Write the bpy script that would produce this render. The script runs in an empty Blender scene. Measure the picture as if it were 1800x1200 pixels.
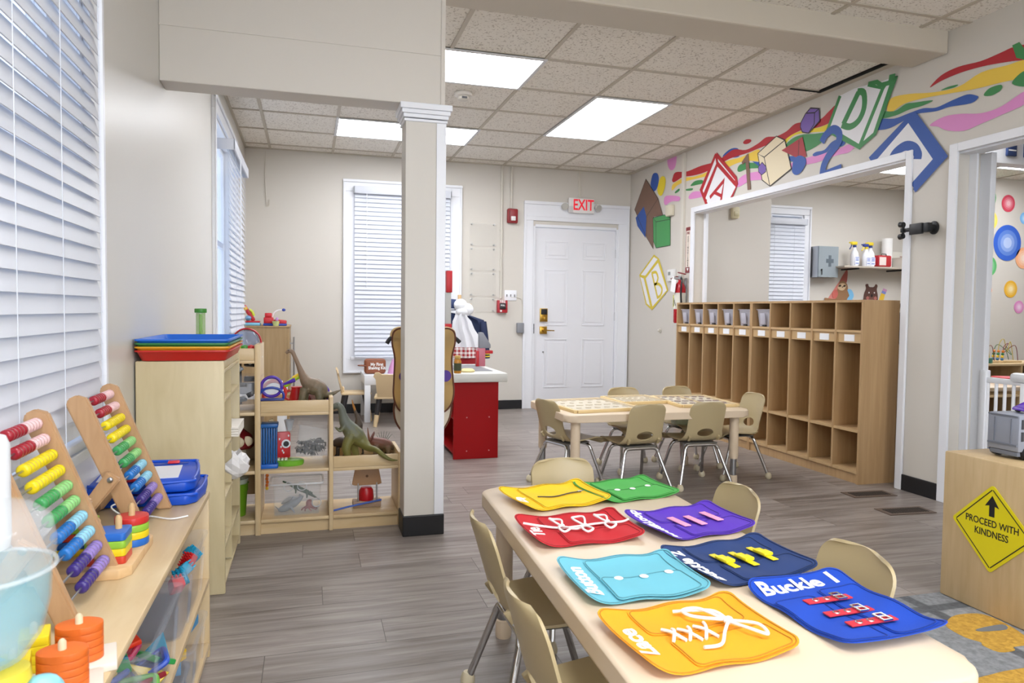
import bpy, bmesh, math, random
from mathutils import Matrix, Vector
random.seed(7)
sc = bpy.context.scene
COL = sc.collection
PI = math.pi
# ------------------------------------------------------------------ camera
cam_d = bpy.data.cameras.new('camera')
cam = bpy.data.objects.new('camera', cam_d)
COL.objects.link(cam)
cam_d.sensor_width = 36.0
cam_d.lens = 1238.5 / 1800 * 36
cam_d.clip_start = 0.02
YAW, PIT, ROLL = 0.280496, -0.0430557, 0.0118637
_f = Vector((math.sin(YAW)*math.cos(PIT), math.cos(YAW)*math.cos(PIT), math.sin(PIT)))
_r0 = Vector((math.cos(YAW), -math.sin(YAW), 0)); _u0 = _r0.cross(_f)
_r = math.cos(ROLL)*_r0 + math.sin(ROLL)*_u0
_u = -math.sin(ROLL)*_r0 + math.cos(ROLL)*_u0
cam.matrix_world = Matrix(((_r.x, _u.x, -_f.x, 0), (_r.y, _u.y, -_f.y, 0), (_r.z, _u.z, -_f.z, 1.10), (0, 0, 0, 1)))
cam_d.dof.use_dof = True
cam_d.dof.focus_distance = 2.6
cam_d.dof.aperture_fstop = 9.0
sc.camera = cam
# ------------------------------------------------------------------ colour management
sc.view_settings.view_transform = 'Standard'
sc.view_settings.look = 'None'
sc.view_settings.gamma = 1.0
sc.view_settings.use_curve_mapping = False
sc.view_settings.exposure = 0.68
# ------------------------------------------------------------------ world: overcast daylight outside the windows
w = bpy.data.worlds.new('daylight'); sc.world = w
w.use_nodes = True
w.node_tree.nodes['Background'].inputs[0].default_value = (0.78, 0.88, 1.0, 1)
w.node_tree.nodes['Background'].inputs[1].default_value = 1.3
# added fill light shining through an unseen, invented window behind the camera
day = bpy.data.lights.new('fill_light', 'AREA'); day.shape = 'RECTANGLE'; day.size = 2.3; day.size_y = 1.5
day.energy = 95; day.color = (.93, .97, 1.0)
day_o = bpy.data.objects.new('fill_light', day); COL.objects.link(day_o)
day_o.matrix_world = Matrix.Translation((1.5, -2.95, 1.55)) @ Matrix.Rotation(math.radians(90), 4, 'X')
PANEL = 9.8      # strength of the ceiling light panels
# ------------------------------------------------------------------ materials
def lin(h):
    h = h.lstrip('#')
    c = [int(h[i:i+2], 16)/255 for i in (0, 2, 4)]
    return tuple(x/12.92 if x <= .04045 else ((x+.055)/1.055)**2.4 for x in c) + (1,)
MATS = {}
def mat(h, rough=.5, metal=0, alpha=1, emit=0, trans=0, sub=0, coat=0, bump=0, bscale=200, spec=.5):
    key = (h, rough, metal, alpha, emit, trans, coat, bump, bscale, spec)
    if key in MATS: return MATS[key]
    m = bpy.data.materials.new('surface' + h.replace('#', '_'))
    m.use_nodes = True
    nt = m.node_tree; p = nt.nodes['Principled BSDF']
    c = lin(h)
    p.inputs['Base Color'].default_value = c
    p.inputs['Roughness'].default_value = rough
    p.inputs['Metallic'].default_value = metal
    p.inputs['Alpha'].default_value = alpha
    p.inputs['Specular IOR Level'].default_value = spec
    p.inputs['Coat Weight'].default_value = coat
    if trans: p.inputs['Transmission Weight'].default_value = trans
    if emit:
        p.inputs['Emission Color'].default_value = c
        p.inputs['Emission Strength'].default_value = emit
    if bump:
        n = nt.nodes.new('ShaderNodeTexNoise'); n.inputs['Scale'].default_value = bscale; n.inputs['Detail'].default_value = 3
        t = nt.nodes.new('ShaderNodeTexCoord'); b = nt.nodes.new('ShaderNodeBump')
        b.inputs['Strength'].default_value = bump; b.inputs['Distance'].default_value = .002
        nt.links.new(t.outputs['Object'], n.inputs['Vector']); nt.links.new(n.outputs['Fac'], b.inputs['Height'])
        nt.links.new(b.outputs['Normal'], p.inputs['Normal'])
    MATS[key] = m
    return m
def grain(h1, h2, scale=(1, 1, 1), nscale=6, rough=.45, detail=5, dist=.6, lo=.3, hi=.7, coat=0):
    """two colours mixed by a noise that is stretched along the axis with the small scale factor"""
    key = ('grain', h1, h2, scale, nscale, rough, dist, lo, hi)
    if key in MATS: return MATS[key]
    m = bpy.data.materials.new('grain' + h1.replace('#', '_')); m.use_nodes = True
    nt = m.node_tree; p = nt.nodes['Principled BSDF']; N = nt.nodes.new; K = nt.links.new
    t = N('ShaderNodeTexCoord'); mp = N('ShaderNodeMapping'); mp.inputs['Scale'].default_value = scale
    n = N('ShaderNodeTexNoise'); n.inputs['Scale'].default_value = nscale; n.inputs['Detail'].default_value = detail
    n.inputs['Distortion'].default_value = dist
    r = N('ShaderNodeValToRGB'); r.color_ramp.elements[0].position = lo; r.color_ramp.elements[1].position = hi
    r.color_ramp.elements[0].color = lin(h1); r.color_ramp.elements[1].color = lin(h2)
    K(t.outputs['Object'], mp.inputs[0]); K(mp.outputs[0], n.inputs['Vector']); K(n.outputs['Fac'], r.inputs[0])
    K(r.outputs[0], p.inputs['Base Color']); p.inputs['Roughness'].default_value = rough
    p.inputs['Coat Weight'].default_value = coat
    MATS[key] = m
    return m
# ------------------------------------------------------------------ mesh builder
def rot_to(v):
    return Vector((0, 0, 1)).rotation_difference(Vector(v).normalized()).to_matrix().to_4x4()
def T(x=0, y=0, z=0): return Matrix.Translation((x, y, z))
def RX(a): return Matrix.Rotation(math.radians(a), 4, 'X')
def RY(a): return Matrix.Rotation(math.radians(a), 4, 'Y')
def RZ(a): return Matrix.Rotation(math.radians(a), 4, 'Z')
class G:
    def __init__(s): s.bm = bmesh.new(); s.M = Matrix()
    def _fin(s, vs, bev=0, seg=2, M=None):
        if bev:
            es = list({e for v in vs for e in v.link_edges})
            r = bmesh.ops.bevel(s.bm, geom=es, offset=bev, segments=seg, profile=.5, affect='EDGES', clamp_overlap=True)
            vs = list({v for f in r['faces'] for v in f.verts} | {v for v in vs if v.is_valid})
        bmesh.ops.transform(s.bm, matrix=(s.M @ M) if M else s.M, verts=vs)
        return s
    def box(s, x0, y0, z0, x1, y1, z1, bev=0, M=None, seg=2):
        r = bmesh.ops.create_cube(s.bm, size=1)
        vs = r['verts']
        for v in vs:
            v.co = Vector(((x0+x1)/2+v.co.x*(x1-x0), (y0+y1)/2+v.co.y*(y1-y0), (z0+z1)/2+v.co.z*(z1-z0)))
        return s._fin(vs, bev, seg, M)
    def cyl(s, p0, p1, r0, r1=None, seg=16, bev=0, M=None):
        p0 = Vector(p0); p1 = Vector(p1); d = p1-p0
        r = bmesh.ops.create_cone(s.bm, cap_ends=True, segments=seg, radius1=r0, radius2=r0 if r1 is None else r1, depth=d.length)
        vs = r['verts']
        bmesh.ops.transform(s.bm, matrix=T(*((p0+p1)/2)) @ rot_to(d), verts=vs)
        if bev:
            es = [e for e in {e for v in vs for e in v.link_edges} if any(len(f.verts) > 4 for f in e.link_faces)]
            q = bmesh.ops.bevel(s.bm, geom=es, offset=bev, segments=2, profile=.5, affect='EDGES', clamp_overlap=True)
            vs = list({v for f in q['faces'] for v in f.verts} | {v for v in vs if v.is_valid})
        bmesh.ops.transform(s.bm, matrix=(s.M @ M) if M else s.M, verts=vs)
        return s
    def ball(s, c, r, seg=16, M=None):
        if not hasattr(r, '__len__'): r = (r, r, r)
        q = bmesh.ops.create_uvsphere(s.bm, u_segments=seg, v_segments=max(6, seg*2//3), radius=1)
        A = T(*c) @ Matrix.Diagonal((*r, 1))
        bmesh.ops.transform(s.bm, matrix=s.M @ (M if M else Matrix()) @ A, verts=q['verts'])
        return s
    def loft(s, rings, cap=True, closed=True, M=None, loop=False):
        A = s.M @ M if M else s.M
        R = [[s.bm.verts.new(A @ Vector(p)) for p in ring] for ring in rings]
        n = len(R[0])
        pairs = list(zip(R, R[1:])) + ([(R[-1], R[0])] if loop else [])
        for a, b in pairs:
            for i in range(n if closed else n-1):
                j = (i+1) % n
                s.bm.faces.new((a[i], a[j], b[j], b[i]))
        if cap and closed and not loop:
            s.bm.faces.new(R[0][::-1]); s.bm.faces.new(R[-1])
        return s
    def tube(s, pts, r, seg=8, loop=False, M=None, flat=1.0, up=None):
        P = [Vector(p) for p in pts]; n = len(P); rings = []
        nrm = None
        for i in range(n):
            if loop: d = P[(i+1) % n]-P[i-1]
            else: d = P[min(i+1, n-1)]-P[max(i-1, 0)]
            d.normalize()
            if nrm is None:
                nrm = Vector(up) if up else (Vector((0, 0, 1)) if abs(d.z) < .9 else Vector((1, 0, 0)))
            nrm = nrm - d*nrm.dot(d)
            if nrm.length < 1e-6: nrm = d.orthogonal()
            nrm.normalize(); b = d.cross(nrm)
            rr = r[i] if hasattr(r, '__len__') else r
            rings.append([P[i]+rr*(math.cos(2*PI*k/seg)*b+flat*math.sin(2*PI*k/seg)*nrm) for k in range(seg)])
        return s.loft(rings, True, True, M, loop)
    def lathe(s, prof, c=(0, 0, 0), seg=24, M=None, sx=1, sy=1, cap=True):
        rings = [[(c[0]+sx*max(r, 1e-5)*math.cos(2*PI*k/seg), c[1]+sy*max(r, 1e-5)*math.sin(2*PI*k/seg), c[2]+z) for k in range(seg)] for r, z in prof]
        return s.loft(rings, cap, True, M)
    def prism(s, poly, z0, z1, M=None, bev=0):
        n = len(poly)
        a = [s.bm.verts.new((p[0], p[1], z0)) for p in poly]; b = [s.bm.verts.new((p[0], p[1], z1)) for p in poly]
        ar = sum(poly[i][0]*poly[(i+1) % n][1]-poly[(i+1) % n][0]*poly[i][1] for i in range(n))
        if ar < 0: a.reverse(); b.reverse()
        s.bm.faces.new(a[::-1]); s.bm.faces.new(b)
        for i in range(n):
            j = (i+1) % n; s.bm.faces.new((a[i], a[j], b[j], b[i]))
        return s._fin(a+b, bev, 2, M)
    def sheet(s, pts, M=None):
        A = s.M @ M if M else s.M
        s.bm.faces.new([s.bm.verts.new(A @ Vector(p)) for p in pts]); return s
    def grid(s, fn, nu, nv, M=None):
        A = s.M @ M if M else s.M
        V = [[s.bm.verts.new(A @ Vector(fn(i/nu, j/nv))) for j in range(nv+1)] for i in range(nu+1)]
        for i in range(nu):
            for j in range(nv): s.bm.faces.new((V[i][j], V[i+1][j], V[i+1][j+1], V[i][j+1]))
        return s
    def mesh(s, name, m, smooth=40):
        me = bpy.data.meshes.new(name)
        bmesh.ops.recalc_face_normals(s.bm, faces=s.bm.faces)
        s.bm.to_mesh(me); s.bm.free()
        if smooth:
            for p in me.polygons: p.use_smooth = True
            me.set_sharp_from_angle(angle=math.radians(smooth))
        me.materials.append(m)
        return me
def link(name, me, parent=None):
    o = bpy.data.objects.new(name, me); COL.objects.link(o)
    if parent: o.parent = parent
    return o
def part(name, g, m, parent=None, label=None, smooth=40, loc=None):
    o = link(name, g.mesh(name, m, smooth), parent)
    if label: o['label'] = label
    if loc: o.location = loc
    return o
def tag(o, label, cat, group=None):
    o['label'] = label; o['category'] = cat
    if group: o['group'] = group
    return o
def thing(name, label, cat, loc=(0, 0, 0), rz=0, group=None, M=None):
    o = bpy.data.objects.new(name, None); COL.objects.link(o)
    o.empty_display_size = .05
    if M is not None: o.matrix_world = M
    else: o.location = loc; o.rotation_euler = (0, 0, math.radians(rz))
    return tag(o, label, cat, group)
def solo(name, g, m, label, cat, group=None, loc=None, M=None, smooth=40):
    o = part(name, g, m, None, None, smooth)
    if M is not None: o.matrix_world = M
    elif loc: o.location = loc
    return tag(o, label, cat, group)
def struct(name, g=None, m=None, parent=None, smooth=30):
    if g is None:
        o = bpy.data.objects.new(name, None); COL.objects.link(o); o.empty_display_size = .05
    else: o = part(name, g, m, parent, None, smooth)
    if not parent: o['kind'] = 'structure'
    return o
def dup(root, label=None, loc=None, rz=None, M=None, group=None):
    r = root.copy(); COL.objects.link(r)
    if M is not None: r.matrix_world = M
    else:
        if loc is not None: r.location = loc
        if rz is not None: r.rotation_euler = (0, 0, math.radians(rz))
    if label: r['label'] = label
    if group: r['group'] = group
    for ch in list(root.children):
        c = ch.copy(); COL.objects.link(c); c.parent = r
        for g in list(ch.children):
            d = g.copy(); COL.objects.link(d); d.parent = c
    return r
def text(s, size, m, name, parent=None, M=None, depth=.0008, bold=0, sx=1, align='CENTER', spacing=1):
    """lettering as a real mesh (font curve turned into a mesh)"""
    cu = bpy.data.curves.new('lettering', 'FONT'); cu.body = s; cu.size = size; cu.align_x = align; cu.align_y = 'CENTER'
    cu.extrude = depth; cu.offset = bold; cu.space_character = spacing; cu.resolution_u = 3
    o = bpy.data.objects.new('t', cu); COL.objects.link(o)
    dg = bpy.context.evaluated_depsgraph_get(); dg.update()
    me = bpy.data.meshes.new_from_object(o.evaluated_get(dg))
    bpy.data.objects.remove(o); bpy.data.curves.remove(cu)
    me.transform((M if M is not None else Matrix()) @ Matrix.Diagonal((sx, 1, 1, 1)))
    me.materials.clear(); me.materials.append(m)
    return link(name, me, parent)
def rrect(x0, y0, x1, y1, r, n=5):
    P = []
    for cx, cy, a in ((x1-r, y1-r, 0), (x0+r, y1-r, 90), (x0+r, y0+r, 180), (x1-r, y0+r, 270)):
        for k in range(n+1):
            t = math.radians(a+90*k/n); P.append((cx+r*math.cos(t), cy+r*math.sin(t)))
    return P
def oval(rx, ry, n=24, cx=0, cy=0):
    return [(cx+rx*math.cos(2*PI*k/n), cy+ry*math.sin(2*PI*k/n)) for k in range(n)]
def spline(pts, n=6, loop=False):
    P = [Vector(p) for p in pts]; L = len(P); out = []
    for i in range(L if loop else L-1):
        if loop: a, b, c, d = P[i-1], P[i], P[(i+1) % L], P[(i+2) % L]
        else: a, b, c, d = P[max(i-1, 0)], P[i], P[i+1], P[min(i+2, L-1)]
        for k in range(n):
            t = k/n
            out.append(.5*((2*b)+(c-a)*t+(2*a-5*b+4*c-d)*t*t+(3*b-a-3*c+d)*t**3))
    if not loop: out.append(P[-1])
    return out
CHROME = mat('#c9c9c9', .12, 1); STEEL = mat('#a9abae', .32, 1); BRASS = mat('#c9a24a', .28, 1)
WHITE = mat('#eceef2', .4); TRIM = mat('#e9ebf0', .35); BLACK = mat('#17181b', .45); PAPER = mat('#f2f2f0', .8)
MAPLE = grain('#c9ad80', '#d9c29a', (3, 3, .5), 6, .38)
MAPLEX = grain('#c9ad80', '#d9c29a', (.5, 3, 3), 6, .38)
MAPLEY = grain('#c9ad80', '#d9c29a', (3, .5, 3), 6, .38)
# ================================================================== THE SETTING
LX, RX_, BY, CZ = -.62, 3.61, 7.6, 2.714       # left wall, right wall, back wall, ceiling
WALL = mat('#d2cdc4', .55, bump=.12, bscale=35)
WALLG = mat('#d3d0c9', .35, bump=.1, bscale=25)
def wall_mesh(axis, a, b, u0, u1, z0, z1, holes):
    """a wall between the planes a and b of one axis, with rectangular openings (u0, u1, z0, z1)"""
    g = G(); us = sorted({u0, u1, *[h[0] for h in holes], *[h[1] for h in holes]})
    for ua, ub in zip(us, us[1:]):
        cut = sorted((h[2], h[3]) for h in holes if h[0] < (ua+ub)/2 < h[1]); z = z0
        for c in cut+[(z1, z1)]:
            if c[0] > z+1e-4:
                if axis == 'x': g.box(a, ua, z, b, ub, c[0])
                else: g.box(ua, a, z, ub, b, c[0])
            z = max(z, c[1])
    return g
# floor: grey vinyl planks running across the room
def floor_mat():
    m = bpy.data.materials.new('grey_planks'); m.use_nodes = True
    nt = m.node_tree; p = nt.nodes['Principled BSDF']; N = nt.nodes.new; K = nt.links.new
    t = N('ShaderNodeTexCoord')
    br = N('ShaderNodeTexBrick'); br.inputs['Scale'].default_value = 1
    br.inputs['Brick Width'].default_value = 1.22; br.inputs['Row Height'].default_value = .178; br.inputs['Mortar Size'].default_value = .0012
    br.inputs['Color1'].default_value = (0, 0, 0, 1); br.inputs['Color2'].default_value = (1, 1, 1, 1); br.inputs['Mortar'].default_value = (.5, .5, .5, 1)
    br.offset = 0; br.inputs['Bias'].default_value = 0
    sp = N('ShaderNodeSeparateXYZ'); K(t.outputs['Object'], sp.inputs[0])
    dv = N('ShaderNodeMath'); dv.operation = 'DIVIDE'; dv.inputs[1].default_value = .178; K(sp.outputs['Y'], dv.inputs[0])
    fl = N('ShaderNodeMath'); fl.operation = 'FLOOR'; K(dv.outputs[0], fl.inputs[0])
    wn = N('ShaderNodeTexWhiteNoise'); wn.noise_dimensions = '1D'; K(fl.outputs[0], wn.inputs['W'])
    ma = N('ShaderNodeMath'); ma.operation = 'MULTIPLY_ADD'; ma.inputs[1].default_value = 1.22; K(wn.outputs['Value'], ma.inputs[0]); K(sp.outputs['X'], ma.inputs[2])
    cb = N('ShaderNodeCombineXYZ'); K(ma.outputs[0], cb.inputs[0]); K(sp.outputs['Y'], cb.inputs[1]); K(cb.outputs[0], br.inputs['Vector'])
    mp = N('ShaderNodeMapping'); mp.inputs['Scale'].default_value = (1.3, 16, 1)
    ad = N('ShaderNodeVectorMath'); ad.operation = 'ADD'
    sc_ = N('ShaderNodeVectorMath'); sc_.operation = 'SCALE'; sc_.inputs[3].default_value = 9
    K(br.outputs['Color'], sc_.inputs[0]); K(t.outputs['Object'], ad.inputs[0]); K(sc_.outputs[0], ad.inputs[1]); K(ad.outputs[0], mp.inputs[0])
    n = N('ShaderNodeTexNoise'); n.inputs['Scale'].default_value = 1.6; n.inputs['Detail'].default_value = 7; n.inputs['Roughness'].default_value = .62; n.inputs['Distortion'].default_value = .5
    K(mp.outputs[0], n.inputs['Vector'])
    r = N('ShaderNodeValToRGB'); e = r.color_ramp.elements
    e[0].position = .28; e[0].color = lin('#6f655d'); e[1].position = .72; e[1].color = lin('#aea69f')
    q = e.new(.5); q.color = lin('#928983')
    K(n.outputs['Fac'], r.inputs[0])
    mx = N('ShaderNodeMix'); mx.data_type = 'RGBA'; mx.blend_type = 'MULTIPLY'; mx.inputs[0].default_value = .35
    rr = N('ShaderNodeValToRGB'); rr.color_ramp.elements[0].color = lin('#b8b4b0'); rr.color_ramp.elements[1].color = lin('#ffffff')
    K(br.outputs['Color'], rr.inputs[0]); K(r.outputs[0], mx.inputs[6]); K(rr.outputs[0], mx.inputs[7])
    m2 = N('ShaderNodeMix'); m2.data_type = 'RGBA'; m2.inputs[7].default_value = lin('#4c4540')
    K(br.outputs['Fac'], m2.inputs[0]); K(mx.outputs[2], m2.inputs[6]); K(m2.outputs[2], p.inputs['Base Color'])
    p.inputs['Roughness'].default_value = .36
    return m
g = G(); g.box(-1.0, -2.6, -.1, 9.2, 8.0, 0); struct('floor', g, floor_mat(), smooth=0)
# ceiling tiles
def tile_mat():
    m = bpy.data.materials.new('ceiling_tile'); m.use_nodes = True
    nt = m.node_tree; p = nt.nodes['Principled BSDF']; N = nt.nodes.new; K = nt.links.new
    t = N('ShaderNodeTexCoord'); v = N('ShaderNodeTexNoise'); v.inputs['Scale'].default_value = 75; v.inputs['Detail'].default_value = 2
    K(t.outputs['Object'], v.inputs['Vector'])
    r = N('ShaderNodeValToRGB'); r.color_ramp.elements[0].position = .33; r.color_ramp.elements[1].position = .43
    r.color_ramp.elements[0].color = lin('#bbb2a5'); r.color_ramp.elements[1].color = lin('#ece7dd')
    K(v.outputs['Fac'], r.inputs[0]); K(r.outputs[0], p.inputs['Base Color'])
    b = N('ShaderNodeBump'); b.inputs['Strength'].default_value = .5; b.inputs['Distance'].default_value = .004
    K(r.outputs[0], b.inputs['Height']); K(b.outputs[0], p.inputs['Normal'])
    p.inputs['Roughness'].default_value = .9
    return m
TILE = tile_mat()
g = G(); g.box(LX, 3.50, CZ, RX_+.14, BY, CZ+.1)
ceil_ = struct('ceiling', g, TILE, smooth=0)
gb = G(); BARC = mat('#bdb4a4', .5)
for k in range(-3, 4):
    x = 1.453+.61*k; gb.box(x-.012, 3.6, CZ-.008, x+.012, BY, CZ+.002)
for k in range(0, 7):
    y = 3.735+.61*k; gb.box(LX, y-.012, CZ-.0075, RX_, y+.012, CZ+.002)
gb.box(LX, 3.6, CZ-.01, LX+.02, BY, CZ); gb.box(LX, BY-.02, CZ-.01, RX_, BY, CZ); gb.box(RX_-.05, 3.6, CZ-.012, RX_, BY, CZ)
part('grid_bars', gb, BARC, ceil_, smooth=0)
g = G(); g.box(3.29, 4.34, CZ-.0135, 3.525, 4.355, CZ); g.box(3.525, 3.72, CZ-.0145, 3.548, 4.355, CZ); part('gap_shade', g, mat('#0a0907', .9), ceil_, smooth=0)  # black strips stand in for the dark void above a lifted tile
g = G(); g.box(LX, -2.6, 2.77, RX_, 3.36, 2.87); c2 = struct('ceiling.001', g, TILE, smooth=0)
gb = G()
for k in range(-3, 4):
    x = 1.57+.61*k; gb.box(x-.012, -2.6, 2.763, x+.012, 3.34, 2.772)
for k in range(0, 10):
    y = 3.2-.61*k; gb.box(LX, y-.012, 2.7635, RX_, y+.012, 2.772)
part('grid_bars', gb, BARC, c2, smooth=0)
# walls
W1 = (1.15, 2.30, .72, 2.45); W2 = (5.17, 6.45, .80, 2.42); W3 = (.47, 1.47, .60, 2.33); W4 = (5.4, 5.86, .6, 2.32)
struct('wall_left', wall_mesh('x', LX-.14, LX, -2.6, BY+.14, 0, 2.9, [W1, W2]), WALLG, smooth=0)
struct('wall_back', wall_mesh('y', BY, BY+.14, LX, RX_+.12, 0, 2.9, [W3, (2.43, 3.45, 0, 2.06)]), WALL, smooth=0)
struct('wall_right', wall_mesh('x', RX_, RX_+.12, -2.6, BY, 0, 2.9, [(3.60, 6.15, 0, 2.09), (2.2, 3.25, 0, 2.055)]), WALL, smooth=0)
WF = (.3, 2.7, .75, 2.35)  # opening for the added window that lets the fill light in
struct('wall_front', wall_mesh('y', -2.74, -2.6, LX, RX_+.1, 0, 2.9, [WF]), WALL, smooth=0)
# the low header above the dividing post and the shallow beam that goes on from it
BEAM = mat('#d2ccc2', .5, bump=.08, bscale=30)
g = G(); g.box(LX, 3.38, 2.075, .625, 3.53, 2.9, .004)
g.box(LX, 3.376, 2.31, .61, 3.381, 2.316); g.box(.605, 3.374, 2.075, .625, 3.381, 2.77)
struct('wall_header', g, BEAM, smooth=0)
g = G(); g.box(.6, 3.34, 2.64, RX_, 3.60, 2.9, .012); struct('wall_beam', g, mat('#c5bcac', .5), smooth=0)
post = struct('trim_1'); post.location = (.44, 3.39, 0)
g = G(); g.box(0, 0, .0, .19, .15, 2.0, .003); part('shaft', g, WALL, post, smooth=0)
g = G(); g.box(.148, -.006, .101, .194, -.0003, 1.994, .001); g.box(.1903, .0, .101, .194, .152, 1.994, .001); part('corner_strip', g, TRIM, post, smooth=0)
g = G()
for z0, z1, e in ((1.995, 2.008, .008), (2.012, 2.03, .012), (2.03, 2.05, .02), (2.05, 2.078, .028)): g.box(-e, -e, z0, .192+e, .15+e, z1, .003)
part('capital', g, TRIM, post, smooth=0)
g = G(); g.box(-.006, -.009, 0, .197, .158, .1, .004); part('rubber_base', g, BLACK, post, smooth=0)
# baseboards
g = G(); g.box(LX, BY-.012, 0, 2.31, BY, .1, .003); struct('baseboard_back', g, BLACK, smooth=0)
g = G(); g.box(RX_-.012, 3.29, 0, RX_, 3.61, .1, .003); struct('baseboard_right', g, BLACK, smooth=0)
g = G(); g.box(RX_-.012, 6.2, 0, RX_, BY-.015, .1, .003); struct('baseboard_right.001', g, BLACK, smooth=0)
g = G(); g.box(LX, 3.6, 0, LX+.012, BY-.015, .1, .003); struct('baseboard_left', g, BLACK, smooth=0)
# wide cased opening in the right wall and the doorway beside it
g = G()
g.box(RX_-.018, 6.14, 0, RX_, 6.20, 2.13, .004); g.box(RX_-.018, 3.56, 0, RX_, 3.61, 2.13, .004); g.box(RX_-.018, 3.6105, 2.08, RX_, 6.1395, 2.13, .003)
g.box(RX_+.10, 6.12, 0, RX_+.135, 6.17, 2.09, .004); g.box(RX_, 3.6, 2.07, RX_+.12, 6.15, 2.09)
struct('trim_2', g, TRIM, smooth=0)
g = G()
g.box(RX_-.018, 3.24, 0, RX_, 3.295, 2.1, .004); g.box(RX_-.018, 2.2105, 2.05, RX_, 3.2395, 2.1, .003); g.box(RX_-.018, 2.15, 0, RX_, 2.21, 2.1, .004)
g.box(RX_+.085, 3.2, 0, RX_+.10, 3.25, 2.05, .002); g.box(RX_+.17, 3.18, 0, RX_+.21, 3.26, 2.05, .004); g.box(RX_+.01, 2.2, 2.04, RX_+.12, 3.25, 2.058)
struct('trim_3', g, TRIM, smooth=0)
g = G(); g.box(RX_+.1, 3.25, 0, RX_+.2, 3.34, 2.9); struct('wall_jamb', g, WALL, smooth=0)
g = G(); g.box(RX_-.03, 6.33, .11, RX_, 6.37, CZ-.02, .004); struct('trim_4', g, mat('#d6d1c6', .5), smooth=0)
# room behind the lockers
struct('wall_alcove', wall_mesh('y', 6.3, 6.42, RX_+.12, 4.58, 0, 2.75, []), WALL, smooth=0)
struct('wall_alcove_side', wall_mesh('x', 4.46, 4.58, 6.42, 7.45, 0, 2.75, []), WALL, smooth=0)
struct('wall_beyond', wall_mesh('y', 7.42, 7.54, 4.5, 9.2, 0, 2.9, [W4]), WALL, smooth=0)
g = G(); g.box(RX_+.12, 3.4, CZ, 9.2, 7.5, CZ+.08); c3 = struct('ceiling.002', g, TILE, smooth=0)
gb = G()
for k in range(8): gb.box(4.05+.61*k-.012, 3.5, CZ-.008, 4.05+.61*k+.012, 7.42, CZ+.002)
for k in range(6): gb.box(RX_+.12, 4.1+.61*k-.012, CZ-.0075, 9.1, 4.1+.61*k+.012, CZ+.002)
part('grid_bars', gb, BARC, c3, smooth=0)
# room behind the doorway, with a partition that carries the painted dots
struct('wall_partition', wall_mesh('y', 6.40, 6.41, 7.45, 9.2, 0, 2.75, []), WALL, smooth=0)
struct('wall_partition_end', wall_mesh('x', 7.45, 7.5, 6.41, 7.42, 0, 2.75, []), WALL, smooth=0)
struct('wall_far_right', wall_mesh('x', 9.2, 9.3, -.5, 7.6, 0, 2.9, []), WALL, smooth=0)
struct('wall_near_right', wall_mesh('y', -.5, -.4, RX_+.12, 9.2, 0, 2.9, []), WALL, smooth=0)
g = G(); g.box(RX_+.12, -.5, CZ, 9.2, 3.4, CZ+.08); struct('ceiling.003', g, TILE, smooth=0)
g = G(); g.box(5.0, 4.5, 2.36, 9.2, 4.62, 2.72); struct('wall_header.001', g, mat('#e3e4e6', .5), smooth=0)
# ------------------------------------------------------------------ light panels
def light_panel(x0, y0, x1, y1, z, label, grp):
    t = thing('ceiling_light', label, 'ceiling light', ((x0+x1)/2, (y0+y1)/2, z), 0, grp)
    a, b = (x1-x0)/2, (y1-y0)/2
    f = G()
    for s in (-1, 1): f.box(s*a-.012, -b-.012, -.012, s*a+.012, b+.012, 0); f.box(-a+.0125, s*b-.012, -.012, a-.0125, s*b+.012, 0)
    part('frame', f, mat('#d9dadb', .5), t, smooth=0)
    d = G(); d.box(-a+.012, -b+.012, -.008, a-.012, b-.012, -.002)
    part('diffuser', d, mat('#f8faff', .5, emit=PANEL), t, smooth=0)
    return t
light_panel(.233, 4.345, 1.453, 4.955, CZ-.003, 'lit rectangular ceiling panel nearest the post, beside the smoke detector', 'ceiling light panels')
light_panel(.233, 6.175, 1.453, 6.785, CZ-.003, 'lit rectangular ceiling panel behind the top of the post', 'ceiling light panels')
light_panel(2.063, 4.955, 2.673, 6.175, CZ-.003, 'lit ceiling panel lengthwise over the table with puzzle frames', 'ceiling light panels')
light_panel(-.26, -.3, .35, .92, 2.767, 'added unseen fill panel over the front part of the room', 'ceiling light panels')  # this panel and the next three are added, unseen, to brighten the front
light_panel(2.18, -.46, 2.79, .76, 2.767, 'second added unseen fill panel over the front part of the room', 'ceiling light panels')
light_panel(.35, -1.07, 1.57, -.46, 2.767, 'third added unseen fill panel over the front part of the room', 'ceiling light panels')
light_panel(2.18, -2.29, 2.79, -1.07, 2.767, 'fourth added unseen fill panel over the front part of the room', 'ceiling light panels')
light_panel(5.88, 5.32, 6.49, 6.54, CZ-.003, 'lit ceiling panel in the room behind the lockers', 'ceiling light panels')
light_panel(4.66, 4.1, 5.27, 5.32, CZ-.003, 'lit ceiling panel behind the wide opening', 'ceiling light panels')
light_panel(7.1, 4.71, 7.71, 5.93, CZ-.003, 'lit ceiling panel seen through the doorway', 'ceiling light panels')
light_panel(6.5, 1.4, 7.72, 2.0, CZ-.003, 'lit ceiling panel of the room behind the doorway', 'ceiling light panels')
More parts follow.
